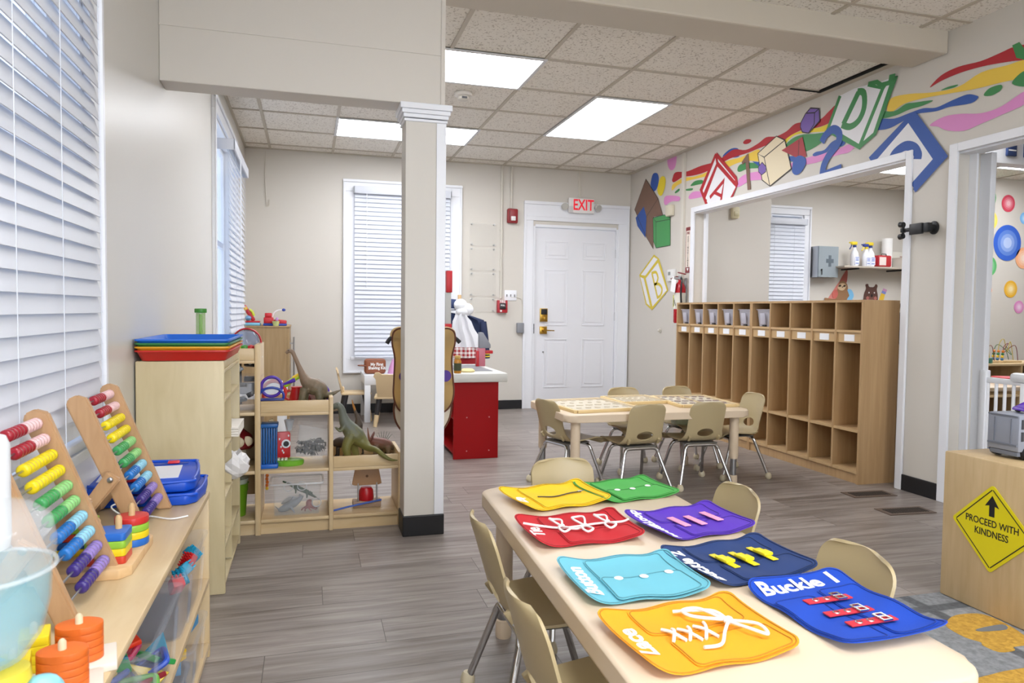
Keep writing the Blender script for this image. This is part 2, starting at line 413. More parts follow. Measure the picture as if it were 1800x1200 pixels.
# ------------------------------------------------------------------ windows and blinds
PANE = mat('#c8dcff', .05, alpha=.25); SLAT = mat('#d3d7e0', .42)
def window(name, W, M, casing=.1, head=.1, apron=True):
    """window in a local frame: u along the wall, y into the room is negative, origin on the wall face"""
    u0, u1, z0, z1 = W
    t = struct(name); t.matrix_world = M
    g = G()
    for a, b in ((u0-casing, u0), (u1, u1+casing)):
        g.box(a, -.02, z0-.03, b, 0, z1, .003); q = a if a < u0 else b-.022; g.box(q, -.032, z0-.15, q+.022, -.0205, z1+head-.026, .003)
    g.box(u0-casing, -.02, z1+.0005, u1+casing, 0, z1+head, .003); g.box(u0-casing-.003, -.033, z1+head-.025, u1+casing+.003, -.0205, z1+head+.003, .003)
    g.box(u0-casing, -.02, z0-.17, u1+casing, 0, z0-.0305, .003); g.box(u0-casing, -.03, z0-.172, u1+casing, -.0205, z0-.152, .003)
    for a, b, c, d in ((u0, u0+.02, z0, z1-.0205), (u1-.02, u1, z0, z1-.0205)): g.box(a, .001, c, b, .13, d)
    g.box(u0, .001, z1-.02, u1, .13, z1)
    part('casing', g, TRIM, t, smooth=0)
    g = G(); g.box(u0-casing*.4, -.05, z0-.0295, u1+casing*.4, -.0205, z0+.001, .004); g.box(u0, -.0206, z0-.029, u1, .13, z0, 0); part('sill', g, TRIM, t, smooth=0)
    g = G(); m = (z0+z1)/2
    for a, b, c, d in ((u0+.02, u0+.06, z0, z1-.02), (u1-.06, u1-.02, z0, z1-.02), (u0+.0605, u1-.0605, z0, z0+.05), (u0+.0605, u1-.0605, z1-.06, z1-.02), (u0+.0605, u1-.0605, m-.02, m+.02)): g.box(a, .07, c, b, .105, d)
    part('sash', g, TRIM, t, smooth=0)
    g = G(); g.box(u0+.05, .085, z0+.04, u1-.05, .09, z1-.05); part('pane', g, PANE, t, smooth=0)
    return t
def blind(label, u0, u1, z0, z1, y, M, pitch=.0455, val=True, cords=(.15, .5, .85), wand=None, vd=.07, tilt=72, grp='window blinds'):
    t = thing('window_blind', label, 'blind', M=M, group=grp)
    g = G(); n = int((z1-z0-.06)/pitch); wd = .053
    for k in range(n):
        zc = z1-.085-pitch*k
        g.box(u0, -wd/2, -.0014, u1, wd/2, .0014, 0, T(0, y, zc) @ RX(tilt))
    part('slats', g, SLAT, t, smooth=0)
    zb = z1-.085-pitch*n
    g = G(); g.box(u0, y-.022, zb-.012, u1, y+.022, zb+.012, .005); part('bottom_rail', g, SLAT, t)
    g = G(); g.box(u0-.012, y-.04, z1-.07, u1+.012, y-.028, z1+.005, .004); g.box(u0-.012, y-.04, z1-.07, u0, y+vd, z1+.005, .003); g.box(u1, y-.04, z1-.07, u1+.012, y+vd, z1+.005, .003)
    part('valance', g, SLAT, t)
    g = G(); g.box(u0, y-.026, z1-.045, u1, y+.03, z1, .003); part('headrail', g, mat('#b9bcc2', .5), t)
    for c in cords:
        g = G(); u = u0+(u1-u0)*c
        g.box(u-.0009, y-.0272, zb, u+.0009, y-.0256, z1-.05); g.box(u-.0009, y+.024, zb, u+.0009, y+.026, z1-.05); part('ladder_cord', g, SLAT, t, smooth=0)
    if wand is not None:
        u = u0+(u1-u0)*wand; g = G(); g.cyl((u, y-.045, z1-.07), (u, y-.045, z1-.07-.9*(z1-z0)*.62), .004, seg=8); part('wand', g, WHITE, t)
    return t
MB = T(0, BY, 0)
window('window_1', W3, MB, .13, .12); blind('white slatted blind on the back wall window behind the post', .455, 1.46, .62, 2.37, -.06, MB, wand=.12)
ML = T(LX, 0, 0) @ RZ(90)      # u runs along +y, local -y points into the room (+x)
window('window_2', W2, ML, .1, .1); blind('white slatted blind on the left wall beyond the header', 5.27, 6.36, .78, 2.26, -.09, ML, wand=.3, vd=.09)
window('window_3', W1, ML, .1, .1); blind('white slatted blind nearest the camera on the left wall', 1.13, 2.285, .75, 2.42, -.038, ML, cords=(.1, .42, .66, .93), pitch=.0455, tilt=74)
M4 = T(0, 7.42, 0)
window('added_window', (-2.7, -.3, .75, 2.35), T(0, -2.6, 0) @ RZ(180), .1, .1)  # unseen window, added so the fill light behind it can enter
window('window_4', W4, M4, .1, .1); blind('white slatted blind in the room behind the lockers', 5.28, 5.84, .62, 2.26, -.06, M4, cords=(.2, .7))
# ================================================================== DOOR, WALL FITTINGS, MURAL
def shift(x=0, y=0, z=0): return T(x, y, z)
# --- panelled exit door: local u = x from 2.31, y = depth
door = struct('door_1'); door.location = (0, BY, 0)
g = G()
g.box(2.31, -.02, 0, 2.42, 0, 2.12, .003); g.box(3.46, -.02, 0, 3.59, 0, 2.12, .003)
g.box(2.31, -.02, 2.1205, 3.59, 0, 2.33, .003); g.box(2.308, -.034, 2.3, 3.592, -.0205, 2.335, .003); g.box(2.308, -.03, .0, 2.332, -.0205, 2.299, .002); g.box(3.568, -.03, 0, 3.592, -.0205, 2.299, .002)
g.box(2.345, -.026, 2.165, 3.555, -.0205, 2.175)
g.box(2.4205, -.012, 0, 2.445, .13, 2.06); g.box(3.435, -.012, 0, 3.4595, .13, 2.06); g.box(2.4455, -.012, 2.05, 3.4345, .13, 2.08)
part('casing', g, TRIM, door, smooth=0)
def panel_door(x0, x1, z0, z1, y):
    g = G(); g.box(x0, y, z0, x1, y+.04, z1)
    w = x1-x0; c = [(x0+.115*w/.94, x0+.385*w/.94), (x0+.555*w/.94, x0+.825*w/.94)]
    for a, b in c:
        for p, q in ((z0+.22, z0+.78), (z0+.93, z0+1.57), (z0+1.69, z0+1.89)):
            for e, d0, d1 in ((0, .0, .006),):
                g.box(a, y-.006, p, b, y-.0002, p+.014, .002); g.box(a, y-.006, q-.014, b, y-.0002, q, .002)
                g.box(a, y-.006, p+.0145, a+.014, y-.0002, q-.0145, .002); g.box(b-.014, y-.006, p+.0145, b, y-.0002, q-.0145, .002)
            g.box(a+.04, y-.006, p+.04, b-.04, y-.0002, q-.04, .005)
    return g
slab = part('slab', panel_door(2.448, 3.432, .01, 2.045, .012), mat('#e6e7ec', .38), door, smooth=0)
for z in (.3, 1.05, 1.78):
    g = G(); g.cyl((3.437, 0, z-.05), (3.437, 0, z+.05), .009, seg=10); part('hinge', g, mat('#cfd0d4', .35), door)
k = part('keypad', G().box(2.515, -.012, .985, 2.605, .012, 1.135, .004), BRASS, door, 'brass keypad lock with a black face')
part('keypad_face', G().box(2.523, -.016, 1.065, 2.597, -.0121, 1.128, .002), BLACK, k)
g = G(); g.cyl((2.56, -.012, 1.02), (2.56, -.03, 1.02), .016, seg=14); g.box(2.553, -.045, 1.0, 2.567, -.03, 1.04, .003); part('thumb_turn', g, BRASS, k)
g = G(); g.box(2.515, -.01, .845, 2.6, .012, .93, .004); g.cyl((2.557, -.01, .888), (2.557, -.05, .888), .02, .016, seg=16); g.cyl((2.557, -.045, .888), (2.675, -.045, .884), .008, .006, seg=10)
part('lever_handle', g, BRASS, door, 'brass lever handle')
part('peephole', G().cyl((2.56, .012, .64), (2.56, -.004, .64), .009, seg=10), STEEL, door)
part('strike', G().box(2.437, -.016, .85, 2.444, -.011, .96), BLACK, door)
# --- exit sign with two lamp heads
t = thing('exit_sign', 'white emergency sign with red EXIT letters over the white door', 'exit sign', (2.975, BY, 2.305))
part('housing', G().box(-.155, -.07, -.085, .155, -.034, .085, .01), mat('#e9e6e4', .4), t)
part('mount', G().box(-.07, -.034, -.05, .07, -.0, .05, .004), mat('#dcdad6', .5), t)
text('EXIT', .17, mat('#d3182c', .5, emit=.35), 'lettering', t, T(.02, -.0712, .002) @ RX(90), .001, .003, .72)
part('test_panel', G().box(-.15, -.0735, -.08, -.105, -.0705, -.01, .002), mat('#cfcfcf', .4), t)
for s in (-1, 1):
    g = G(); g.cyl((s*.195, -.02, .0), (s*.205, -.075, -.02), .028, .042, seg=18); g.cyl((s*.15, -.045, .0), (s*.19, -.045, 0), .012, seg=10)
    l = part('lamp_head', g, mat('#d8d6d0', .3), t); g = G(); g.cyl((s*.205, -.075, -.02), (s*.206, -.08, -.022), .038, .034, seg=18); part('lens', g, mat('#b9b8b2', .15), l)
# --- conduits, alarms, plates
CREAM = mat('#d3cec2', .45)
g = G(); g.tube([(2.05, BY-.014, 2.70), (2.05, BY-.014, 1.24)], .013, 10)
for z in (2.5, 2.0, 1.55): g.box(2.03, BY-.018, z-.008, 2.07, BY, z+.008, .002)
solo('conduit', g, CREAM, 'long painted conduit running down the back wall to the red pull station', 'conduit', 'painted conduits')
g = G(); g.tube([(2.16, BY-.014, 2.70), (2.16, BY-.014, 2.24)], .013, 10); solo('conduit', g, CREAM, 'short painted conduit running down to the red alarm strobe', 'conduit', 'painted conduits')
g = G(); g.box(2.955, BY-.012, 2.395, 2.985, BY, 2.7, .002); solo('conduit', g, CREAM, 'flat painted raceway from the ceiling down to the exit sign', 'conduit', 'painted conduits')
t = thing('fire_alarm', 'red fire alarm strobe high on the back wall left of the door', 'fire alarm', (2.17, BY, 2.155))
part('housing', G().box(-.06, -.05, -.08, .06, 0, .08, .014), mat('#8f2227', .4), t)
part('strobe_lens', G().box(-.025, -.066, -.055, .03, -.0505, -.005, .01), mat('#e6e4e2', .15), t)
part('speaker_slots', G().box(-.045, -.0515, -.06, -.035, -.0502, .06), mat('#6d1a1e', .6), t)
t = thing('fire_pull_station', 'red fire pull station under the white switch plate', 'pull station', (2.062, BY, 1.15))
part('housing', G().box(-.058, -.05, -.07, .058, 0, .07, .006), mat('#b02a34', .4), t)
part('pull_bar', G().box(-.035, -.062, -.028, .035, -.0505, .038, .004), mat('#2b2a2d', .4), t)
text('FIRE', .04, PAPER, 'lettering', t, T(0, -.0512, .053) @ RX(90), .0006, .001, .9)
text('PULL', .022, PAPER, 'lettering', t, T(0, -.0626, .012) @ RX(90), .0006, .0006)
part('latch', G().box(-.03, -.055, -.06, -.008, -.0505, -.04, .002), PAPER, t)
t = thing('light_switch', 'white three-gang switch plate beside the red pull station', 'light switch', (2.165, BY, 1.275))
part('plate', G().box(-.07, -.008, -.058, .07, 0, .058, .004), WHITE, t)
for s in (-.045, 0, .045): part('toggle', G().box(s-.006, -.018, -.014, s+.006, -.0081, .012, .002), mat('#8d8c8c', .5), t)
t = thing('sensor_box', 'small grey box on the left edge of the door casing', 'sensor', (2.275, BY, .915))
part('body', G().box(-.04, -.055, -.058, .04, 0, .055, .008), mat('#8a8c92', .5), t)
g = G(); g.tube(spline([(-.11, -.006, .34), (.0, -.006, .33), (.03, -.006, .26), (.03, -.02, .06)], 6), .0035, 6); part('cable', g, CREAM, t)
# clear acrylic document holders on stand-offs
for k, (za, zb) in enumerate(((2.06, 1.815), (1.79, 1.545), (1.52, 1.265), (1.24, 1.09))):
    t = thing('acrylic_holder', ['topmost clear acrylic holder on the back wall beside the conduit', 'second clear acrylic holder from the top beside the conduit', 'third clear acrylic holder from the top beside the conduit', 'lowest clear acrylic holder, left of the red pull station'][k], 'document holder', (1.84, BY, 0), 0, 'clear wall holders')
    part('sheet', G().box(-.15, -.018, zb, .15, -.014, za), mat('#e8e6df', .05, alpha=.12), t)
    for x in (-.125, .125):
        for z in (za-.012, zb+.012): part('stand_off', G().cyl((x, 0, z), (x, -.024, z), .009, seg=10), mat('#a3a3a3', .3, .8), t)
g = G(); g.tube(spline([(-.42, BY-.01, 2.69), (-.425, BY-.012, 2.4), (-.41, BY-.014, 2.16), (-.39, BY-.012, 2.14), (-.385, BY-.012, 2.2)], 6), .004, 6)
solo('cable', g, CREAM, 'loose cream cable end hanging at the top left of the back wall', 'cable')
t = thing('smoke_detector', 'round white smoke detector on the ceiling behind the first light panel', 'smoke detector', (1.1, 5.2, CZ-.001))
part('base', G().lathe([(.0, -.001), (.065, -.001), (.07, -.012), (.066, -.024), (.045, -.03), (.043, -.03)]), mat('#e8e4dc', .5), t)
part('chamber', G().lathe([(.04, -.03), (.044, -.034), (.042, -.05), (.034, -.056), (.001, -.057)]), mat('#cfcac0', .5), t)
part('grille', G().box(-.02, -.046, -.052, .02, -.04, -.036, .003), mat('#4a4a4c', .5), t)
# --- right wall fittings (x = RX_)
t = thing('sensor_box', 'cream sensor box on the mural wall right of the green painted block', 'sensor', (RX_, 6.60, 2.155))
part('body', G().box(-.05, -.055, -.055, 0, .06, .06, .012), mat('#d8d0bb', .5), t)
t = thing('thermostat', 'white thermostat above the tag of the fire extinguisher', 'thermostat', (RX_, 6.56, 1.49))
part('body', G().box(-.028, -.075, -.06, 0, .075, .06, .006), mat('#e6e6e4', .4), t); part('display', G().box(-.03, -.0, -.0, -.0281, .05, .035, .001), mat('#8b8f8d', .3), t)
t = thing('fire_extinguisher_sign', 'tall narrow white sign reading FIRE EXTINGUISHER downwards', 'sign', (RX_, 6.255, 1.725))
part('plate', G().box(-.006, -.045, -.225, 0, .045, .225, .001), mat('#e8ddd0', .5), t, smooth=0)
g = G(); g.box(-.0066, -.045, .19, -.0061, .045, .225); g.box(-.0066, -.045, -.225, -.0061, .045, -.17); g.box(-.0066, .038, -.17, -.0061, .045, .19); g.box(-.0066, -.045, -.17, -.0061, -.038, .19); part('red_border', g, mat('#7d2a2c', .5), t, smooth=0)
MR = RZ(-90) @ RX(90)
text('FIRE', .034, mat('#7d2a2c', .5), 'lettering', t, T(-.0068, 0, .165) @ MR, .0004, .001, .85)
for i, ch in enumerate('EXTINGUISHER'): text(ch, .031, mat('#3a2526', .5), 'lettering', t, T(-.0068, 0, .125-i*.0255) @ MR, .0004, .0008)
g = G(); g.sheet([(-.007, .02, -.18), (-.007, -.02, -.18), (-.007, 0, -.21)]); part('arrow', g, PAPER, t, smooth=0)
t = thing('fire_extinguisher', 'red fire extinguisher hanging at the end of the lockers under its sign', 'fire extinguisher', (RX_-.07, 6.285, 1.0))
part('cylinder', G().lathe([(.001, 0), (.05, 0), (.058, .012), (.058, .33), (.05, .37), (.03, .40), (.018, .41), (.018, .43)], seg=24), mat('#b21a24', .25), t)
part('label', G().lathe([(.0588, .14), (.0588, .30)], seg=24, cap=False), mat('#dcd9cc', .5), t, 'pale instruction label')
g = G()
for k in range(5): g.box(-.0605, -.03+.012*k, .17+.018*(k % 3), -.0592, -.024+.012*k, .19+.02*(k % 4))
part('label_print', g, BLACK, t, smooth=0); part('label_panel', G().box(-.0604, .012, .16, -.0578, .022, .28), mat('#d9d842', .5), t)
g = G(); g.cyl((0, 0, .42), (0, 0, .47), .016, seg=12); g.cyl((0, 0, .445), (-.05, .03, .445), .012, seg=10); part('valve', g, STEEL, t)
g = G(); g.box(-.012, -.012, .46, .012, .11, .472, .003, RX(-8)); g.box(-.012, -.012, .485, .012, .12, .497, .003, RX(10)); part('handle', g, mat('#7b2126', .4), t)
g = G(); g.tube(spline([(.0, -.02, .45), (-.02, -.07, .42), (-.03, -.075, .3), (-.02, -.07, .2)], 6), .009, 8); part('hose', g, BLACK, t)
part('gauge', G().cyl((-.05, .03, .445), (-.06, .036, .445), .02, seg=16), PAPER, t)
part('tag', G().box(-.075, .03, .30, -.073, .12, .43, 0, RX(12)), PAPER, t, 'white inspection tag')
part('bracket', G().box(.058, -.02, .1, .07, .02, .45, .003), STEEL, t)
t = thing('cable_outlet', 'small cream cable outlet low on the mural wall near the corner', 'outlet', (RX_, 6.8, .91)); part('plate', G().cyl((0, 0, 0), (-.01, 0, 0), .026, seg=16, bev=.003), CREAM, t); part('knob', G().ball((-.022, 0, 0), .014), CREAM, t)
t = thing('tablet_bracket', 'black folding tablet bracket on the pier between the two openings', 'bracket', (RX_, 3.39, 1.63), M=T(RX_, 3.39, 1.63) @ Matrix.Diagonal((.8, .66, .8, 1)))
g = G(); g.cyl((0, 0, 0), (-.016, 0, 0), .05, seg=20, bev=.003); part('wall_plate', g, BLACK, t)
g = G(); g.cyl((-.016, 0, 0), (-.05, .0, 0), .026, seg=16); g.box(-.09, -.03, -.035, -.045, .05, .035, .008); part('swivel', g, BLACK, t)
g = G(); g.box(-.10, .03, -.045, -.075, .17, .038, .006); g.box(-.095, .16, -.018, -.08, .25, .012, .004); part('arm', g, BLACK, t)
g = G(); g.box(-.11, .235, -.02, -.07, .26, .015, .005); g.cyl((-.09, .245, .04), (-.09, .285, .045), .022, seg=14); g.cyl((-.09, .245, -.045), (-.09, .285, -.05), .022, seg=14); g.box(-.1, .24, -.05, -.08, .255, .045, .004); part('clamp', g, BLACK, t)
MURAL = [
('painted_dot','#dd8fc9',0,1,[(6.723,2.704),(6.682,2.748),(6.553,2.736),(6.530,2.686),(6.548,2.607),(6.601,2.576),(6.662,2.587),(6.712,2.638)]),
('painted_ribbon','#2b55a5',0,1,[(5.691,2.524),(5.580,2.565),(5.470,2.553),(5.422,2.513),(5.436,2.472),(5.545,2.485)]),
('painted_ribbon','#edc84a',0,1,[(6.609,2.364),(6.595,2.428),(6.377,2.453),(6.163,2.430),(5.943,2.433),(5.805,2.454),(5.608,2.471),(5.420,2.460),(5.301,2.467),(5.145,2.471),(5.127,2.375),(5.299,2.409),(5.479,2.419),(5.669,2.401),(5.871,2.392),(6.087,2.401),(6.316,2.412),(6.497,2.402)]),
('painted_ribbon','#b3262f',0,1,[(6.606,2.493),(6.545,2.540),(6.320,2.507),(6.055,2.512),(5.807,2.501),(5.675,2.521),(5.516,2.551),(5.333,2.508),(5.161,2.525),(5.053,2.551),(4.921,2.528),(4.795,2.539),(4.700,2.571),(4.582,2.557),(4.426,2.532),(4.322,2.571),(4.261,2.591),(4.268,2.506),(4.339,2.481),(4.467,2.483),(4.580,2.503),(4.697,2.500),(4.792,2.475),(4.919,2.496),(5.023,2.486),(5.187,2.480),(5.331,2.477),(5.482,2.481),(5.608,2.480),(5.805,2.454),(6.015,2.437),(6.240,2.448),(6.398,2.466),(6.562,2.444),(6.613,2.463)]),
('painted_ribbon','#e8d02c',0,1,[(4.817,2.473),(4.697,2.500),(4.557,2.494),(4.424,2.477),(4.318,2.476),(4.337,2.432),(4.466,2.453),(4.602,2.477),(4.720,2.482),(4.803,2.446)]),
('painted_ribbon','#3f8a4f',0,1,[(6.549,2.342),(6.467,2.362),(6.457,2.340),(6.535,2.325)]),
('painted_ribbon','#3f8a4f',0,1,[(6.332,2.334),(6.203,2.323),(6.214,2.305),(6.312,2.316)]),
('painted_ribbon','#3f8a4f',0,1,[(6.243,2.353),(6.161,2.385),(6.030,2.372),(6.011,2.340),(6.140,2.342)]),
('painted_ribbon','#3f8a4f',0,1,[(5.452,2.360),(5.417,2.398),(5.298,2.392),(5.126,2.350),(5.124,2.316),(5.296,2.340),(5.415,2.336)]),
('painted_ribbon','#3f8a4f',0,1,[(4.802,2.422),(4.719,2.466),(4.601,2.467),(4.465,2.441),(4.315,2.417),(4.345,2.387),(4.418,2.352),(4.550,2.331),(4.666,2.353)]),
('painted_ribbon','#2b55a5',0,0,[(5.240,2.393),(5.127,2.363),(5.111,2.313)]),
('painted_ribbon','#2b55a5',0,1,[(4.762,2.334),(4.653,2.311),(4.592,2.261),(4.723,2.287)]),
('painted_ribbon','#dd8fc9',0,1,[(6.270,2.254),(6.194,2.286),(6.051,2.265),(6.012,2.215),(6.191,2.218),(6.261,2.228)]),
('painted_ribbon','#dd8fc9',0,1,[(6.780,2.288),(6.729,2.330),(6.463,2.283),(6.461,2.238),(6.617,2.254),(6.747,2.234)]),
('painted_ribbon','#dd8fc9',0,1,[(5.455,2.219),(5.412,2.282),(5.294,2.300),(5.109,2.279),(5.071,2.214),(5.233,2.230),(5.320,2.223),(5.409,2.208)]),
('painted_ribbon','#dd8fc9',0,1,[(4.747,2.276),(4.393,2.280),(4.288,2.266),(4.187,2.280),(4.091,2.287),(4.061,2.259),(4.117,2.230),(4.205,2.234),(4.328,2.230),(4.445,2.224),(4.557,2.231),(4.721,2.231)]),
('painted_ribbon','#2b55a5',0,1,[(4.485,2.292),(4.448,2.304),(4.362,2.300),(4.291,2.339),(4.220,2.344),(4.153,2.308),(4.188,2.287),(4.289,2.302),(4.340,2.277),(4.458,2.274)]),
('painted_dot','#b3262f',0,1,[(5.374,2.582),(5.336,2.596),(5.272,2.584),(5.259,2.564),(5.305,2.554),(5.359,2.564)]),
('painted_ribbon','#edc84a',0,1,[(3.787,2.436),(3.755,2.500),(3.608,2.485),(3.439,2.445),(3.264,2.426),(3.122,2.462),(2.971,2.452),(2.861,2.443),(2.858,2.362),(3.000,2.370),(3.171,2.383),(3.339,2.407),(3.500,2.428),(3.650,2.435),(3.751,2.408)]),
('painted_ribbon','#3f8a4f',0,1,[(3.856,2.444),(3.729,2.410),(3.638,2.431),(3.571,2.421),(3.437,2.397),(3.505,2.385),(3.614,2.388),(3.716,2.379),(3.848,2.394)]),
('painted_ribbon','#2b55a5',0,1,[(3.873,2.396),(3.727,2.363),(3.613,2.366),(3.504,2.368),(3.410,2.347),(3.301,2.359),(3.206,2.365),(3.151,2.345),(3.132,2.328),(3.176,2.308),(3.319,2.326),(3.409,2.325),(3.557,2.346),(3.667,2.325),(3.772,2.310),(3.889,2.333)]),
('painted_ribbon','#b3262f',0,1,[(3.461,2.480),(3.383,2.528),(3.269,2.541),(3.125,2.526),(3.007,2.532),(2.935,2.537),(2.865,2.520),(2.862,2.453),(2.940,2.464),(3.089,2.490),(3.249,2.502),(3.382,2.495)]),
('painted_ribbon','#3f8a4f',0,1,[(3.379,2.439),(3.331,2.446),(3.265,2.439),(3.292,2.430)]),
('painted_dot','#3f8a4f',0,1,[(3.099,2.330),(3.066,2.359),(2.999,2.358),(2.995,2.331),(3.047,2.315)]),
('painted_dot','#3f8a4f',0,1,[(2.934,2.343),(2.905,2.378),(2.859,2.386),(2.855,2.309)]),
('painted_ribbon','#dd8fc9',0,1,[(3.451,2.253),(3.353,2.278),(3.239,2.265),(3.112,2.235),(2.994,2.239),(2.854,2.285),(2.851,2.220),(2.992,2.193),(3.109,2.176),(3.216,2.163),(3.330,2.193),(3.390,2.229)]),
('painted_dot','#3f8a4f',0,0,[(2.943,2.548),(2.904,2.552),(2.863,2.490),(2.861,2.443),(2.917,2.474)]),
('painted_dot','#2b55a5',0,1,[(7.083,2.544),(7.038,2.613),(6.944,2.603),(6.905,2.546),(6.924,2.462),(6.983,2.421),(7.045,2.438),(7.086,2.500)]),
('painted_dot','#e8d02c',0,1,[(6.915,2.471),(6.863,2.543),(6.791,2.543),(6.749,2.497),(6.768,2.415),(6.828,2.349),(6.897,2.366),(6.931,2.420)]),
('painted_block','#7d6050',0,0,[(7.207,2.588),(7.475,2.285),(7.164,1.939),(6.993,1.794),(6.994,2.144),(6.796,2.140),(6.909,2.329)]),
('painted_block','#2b55a5',0,0,[(7.243,2.288),(7.445,2.188),(7.398,2.090),(7.188,1.935),(7.174,2.166)]),
('painted_block','#4a9a58',0,0,[(7.017,2.135),(6.765,2.136),(6.632,2.098),(6.619,1.802),(6.932,1.800),(6.997,1.879)]),
('painted_outline','#2a2522',0.006,0,[(7.017,2.135),(6.765,2.136),(6.632,2.098),(6.619,1.802),(6.932,1.800),(6.997,1.879),(7.017,2.135),(6.944,2.083),(6.932,1.800)]),
('painted_outline','#2a2522',0.006,0,[(6.944,2.083),(6.630,2.073)]),
('painted_outline','#2a2522',0.006,0,[(7.207,2.588),(7.475,2.285),(7.164,1.939),(6.993,1.794)]),
('painted_outline','#2a2522',0.006,0,[(7.207,2.588),(6.909,2.329),(6.796,2.140)]),
('painted_outline','#2a2522',0.006,0,[(6.909,2.329),(7.174,2.166),(7.164,1.939)]),
('painted_block','#d9c23a',0,0,[(6.976,1.733),(6.858,1.681),(6.642,1.337),(6.997,1.128),(7.146,1.191),(7.322,1.528)]),
('painted_block','#e9e9ec',0,0,[(6.975,1.707),(6.890,1.677),(7.170,1.514),(7.281,1.526)]),
('painted_block','#e9e9ec',0,0,[(6.879,1.639),(6.672,1.338),(6.985,1.168),(7.158,1.482)]),
('painted_block','#e9e9ec',0,0,[(7.295,1.504),(7.208,1.482),(7.037,1.168),(7.122,1.203)]),
('painted_letter','#d9c23a',0.03,0,[(7.015,1.536),(6.871,1.262)]),
('painted_letter','#d9c23a',0.03,1,[(7.024,1.532),(6.921,1.538),(6.872,1.475),(6.906,1.421),(6.952,1.407),(6.846,1.408),(6.775,1.352),(6.808,1.287),(6.885,1.262)]),
('painted_block','#e9e9ec',0,0,[(5.794,2.577),(5.474,2.293),(5.440,2.225),(5.522,2.110),(5.929,2.110),(6.044,2.278)]),
('painted_outline','#b3262f',0.035,0,[(5.930,2.122),(6.037,2.277),(5.793,2.569)]),
('painted_outline','#b3262f',0.035,0,[(5.793,2.569),(5.467,2.289),(5.446,2.226)]),
('painted_outline','#b3262f',0.035,0,[(5.938,2.156),(5.987,2.201),(5.765,2.475),(5.449,2.223),(5.541,2.111)]),
('painted_outline','#b3262f',0.035,0,[(5.793,2.569),(5.765,2.475)]),
('painted_letter','#b3262f',0.035,0,[(5.879,2.183),(5.649,2.302),(5.696,2.111)]),
('painted_letter','#b3262f',0.03,0,[(5.809,2.221),(5.685,2.169)]),
('painted_letter','#7d6050',0,0,[(5.307,2.468),(5.290,2.464),(5.241,2.158),(5.288,2.157),(5.328,2.406),(5.372,2.385),(5.385,2.414)]),
('painted_block','#e6d8b8',0,0,[(5.158,2.440),(4.915,2.527),(4.809,2.471),(4.721,2.231),(4.982,2.141),(5.087,2.208)]),
('painted_outline','#2a2522',0.008,0,[(5.158,2.440),(4.915,2.527),(4.809,2.471),(4.721,2.231),(4.982,2.141),(5.087,2.208),(5.158,2.440),(5.068,2.391),(4.809,2.471)]),
('painted_outline','#2a2522',0.008,0,[(5.068,2.391),(4.982,2.141)]),
('painted_block','#7a5fae',0,0,[(5.144,2.328),(5.093,2.355),(5.037,2.307),(5.041,2.267),(5.094,2.251),(5.137,2.284)]),
('painted_outline','#2a2522',0.006,0,[(5.144,2.328),(5.093,2.355),(5.037,2.307),(5.041,2.267),(5.094,2.251),(5.137,2.284),(5.144,2.328)]),
('painted_block','#a63038',0,0,[(4.846,2.399),(4.601,2.450),(4.548,2.290),(4.652,2.300)]),
('painted_outline','#2a2522',0.006,0,[(4.639,2.432),(4.641,2.301)]),
('painted_dot','#2b55a5',0,1,[(4.709,2.245),(4.688,2.303),(4.618,2.312),(4.559,2.277),(4.557,2.231),(4.612,2.180),(4.670,2.175),(4.708,2.205)]),
('painted_block','#7a5fae',0,0,[(4.624,2.560),(4.574,2.615),(4.519,2.643),(4.425,2.614),(4.415,2.522),(4.533,2.461),(4.602,2.485),(4.627,2.527)]),
('painted_outline','#2a2522',0.008,0,[(4.624,2.560),(4.574,2.615),(4.519,2.643),(4.425,2.614),(4.415,2.522),(4.533,2.461),(4.602,2.485),(4.627,2.527),(4.624,2.560)]),
('painted_outline','#2a2522',0.008,0,[(4.562,2.616),(4.472,2.596),(4.429,2.612)]),
('painted_outline','#2a2522',0.008,0,[(4.472,2.596),(4.473,2.514),(4.533,2.461)]),
('painted_block','#e9e9ec',0,0,[(4.216,2.646),(4.078,2.656),(3.960,2.645),(3.828,2.629),(3.718,2.632),(3.875,2.306),(4.013,2.241),(4.330,2.440)]),
('painted_outline','#3f8a4f',0.03,0,[(4.213,2.645),(4.326,2.439),(4.014,2.246),(3.826,2.579),(3.953,2.648)]),
('painted_outline','#3f8a4f',0.03,0,[(3.826,2.579),(3.725,2.630),(3.881,2.303),(4.010,2.247)]),
('painted_outline','#3f8a4f',0.03,0,[(3.953,2.648),(3.877,2.639),(3.839,2.608),(3.773,2.602),(3.762,2.636),(3.725,2.632)]),
('painted_letter','#3f8a4f',0.045,0,[(4.037,2.619),(4.172,2.437)]),
('painted_letter','#3f8a4f',0.045,1,[(4.050,2.626),(3.990,2.600),(3.982,2.501),(4.028,2.426),(4.108,2.404),(4.186,2.437)]),
('painted_letter','#2b55a5',0.06,1,[(4.386,2.360),(4.346,2.402),(4.274,2.426),(4.212,2.385),(4.219,2.315),(4.308,2.248),(4.357,2.185),(4.369,2.116)]),
('painted_letter','#2b55a5',0.06,0,[(4.373,2.114),(4.177,2.133)]),
('painted_block','#e9e9ec',0,0,[(3.559,2.346),(3.315,2.034),(3.547,1.869),(3.569,2.083),(3.867,2.091),(3.913,2.134)]),
('painted_outline','#2b55a5',0.035,0,[(3.857,2.093),(3.903,2.132),(3.589,2.339)]),
('painted_outline','#2b55a5',0.07,0,[(3.589,2.339),(3.374,2.046),(3.548,1.893)]),
('painted_outline','#2b55a5',0.03,0,[(3.555,2.338),(3.327,2.037),(3.543,1.875)]),
('painted_outline','#2b55a5',0.03,0,[(3.602,2.343),(3.550,2.340)]),
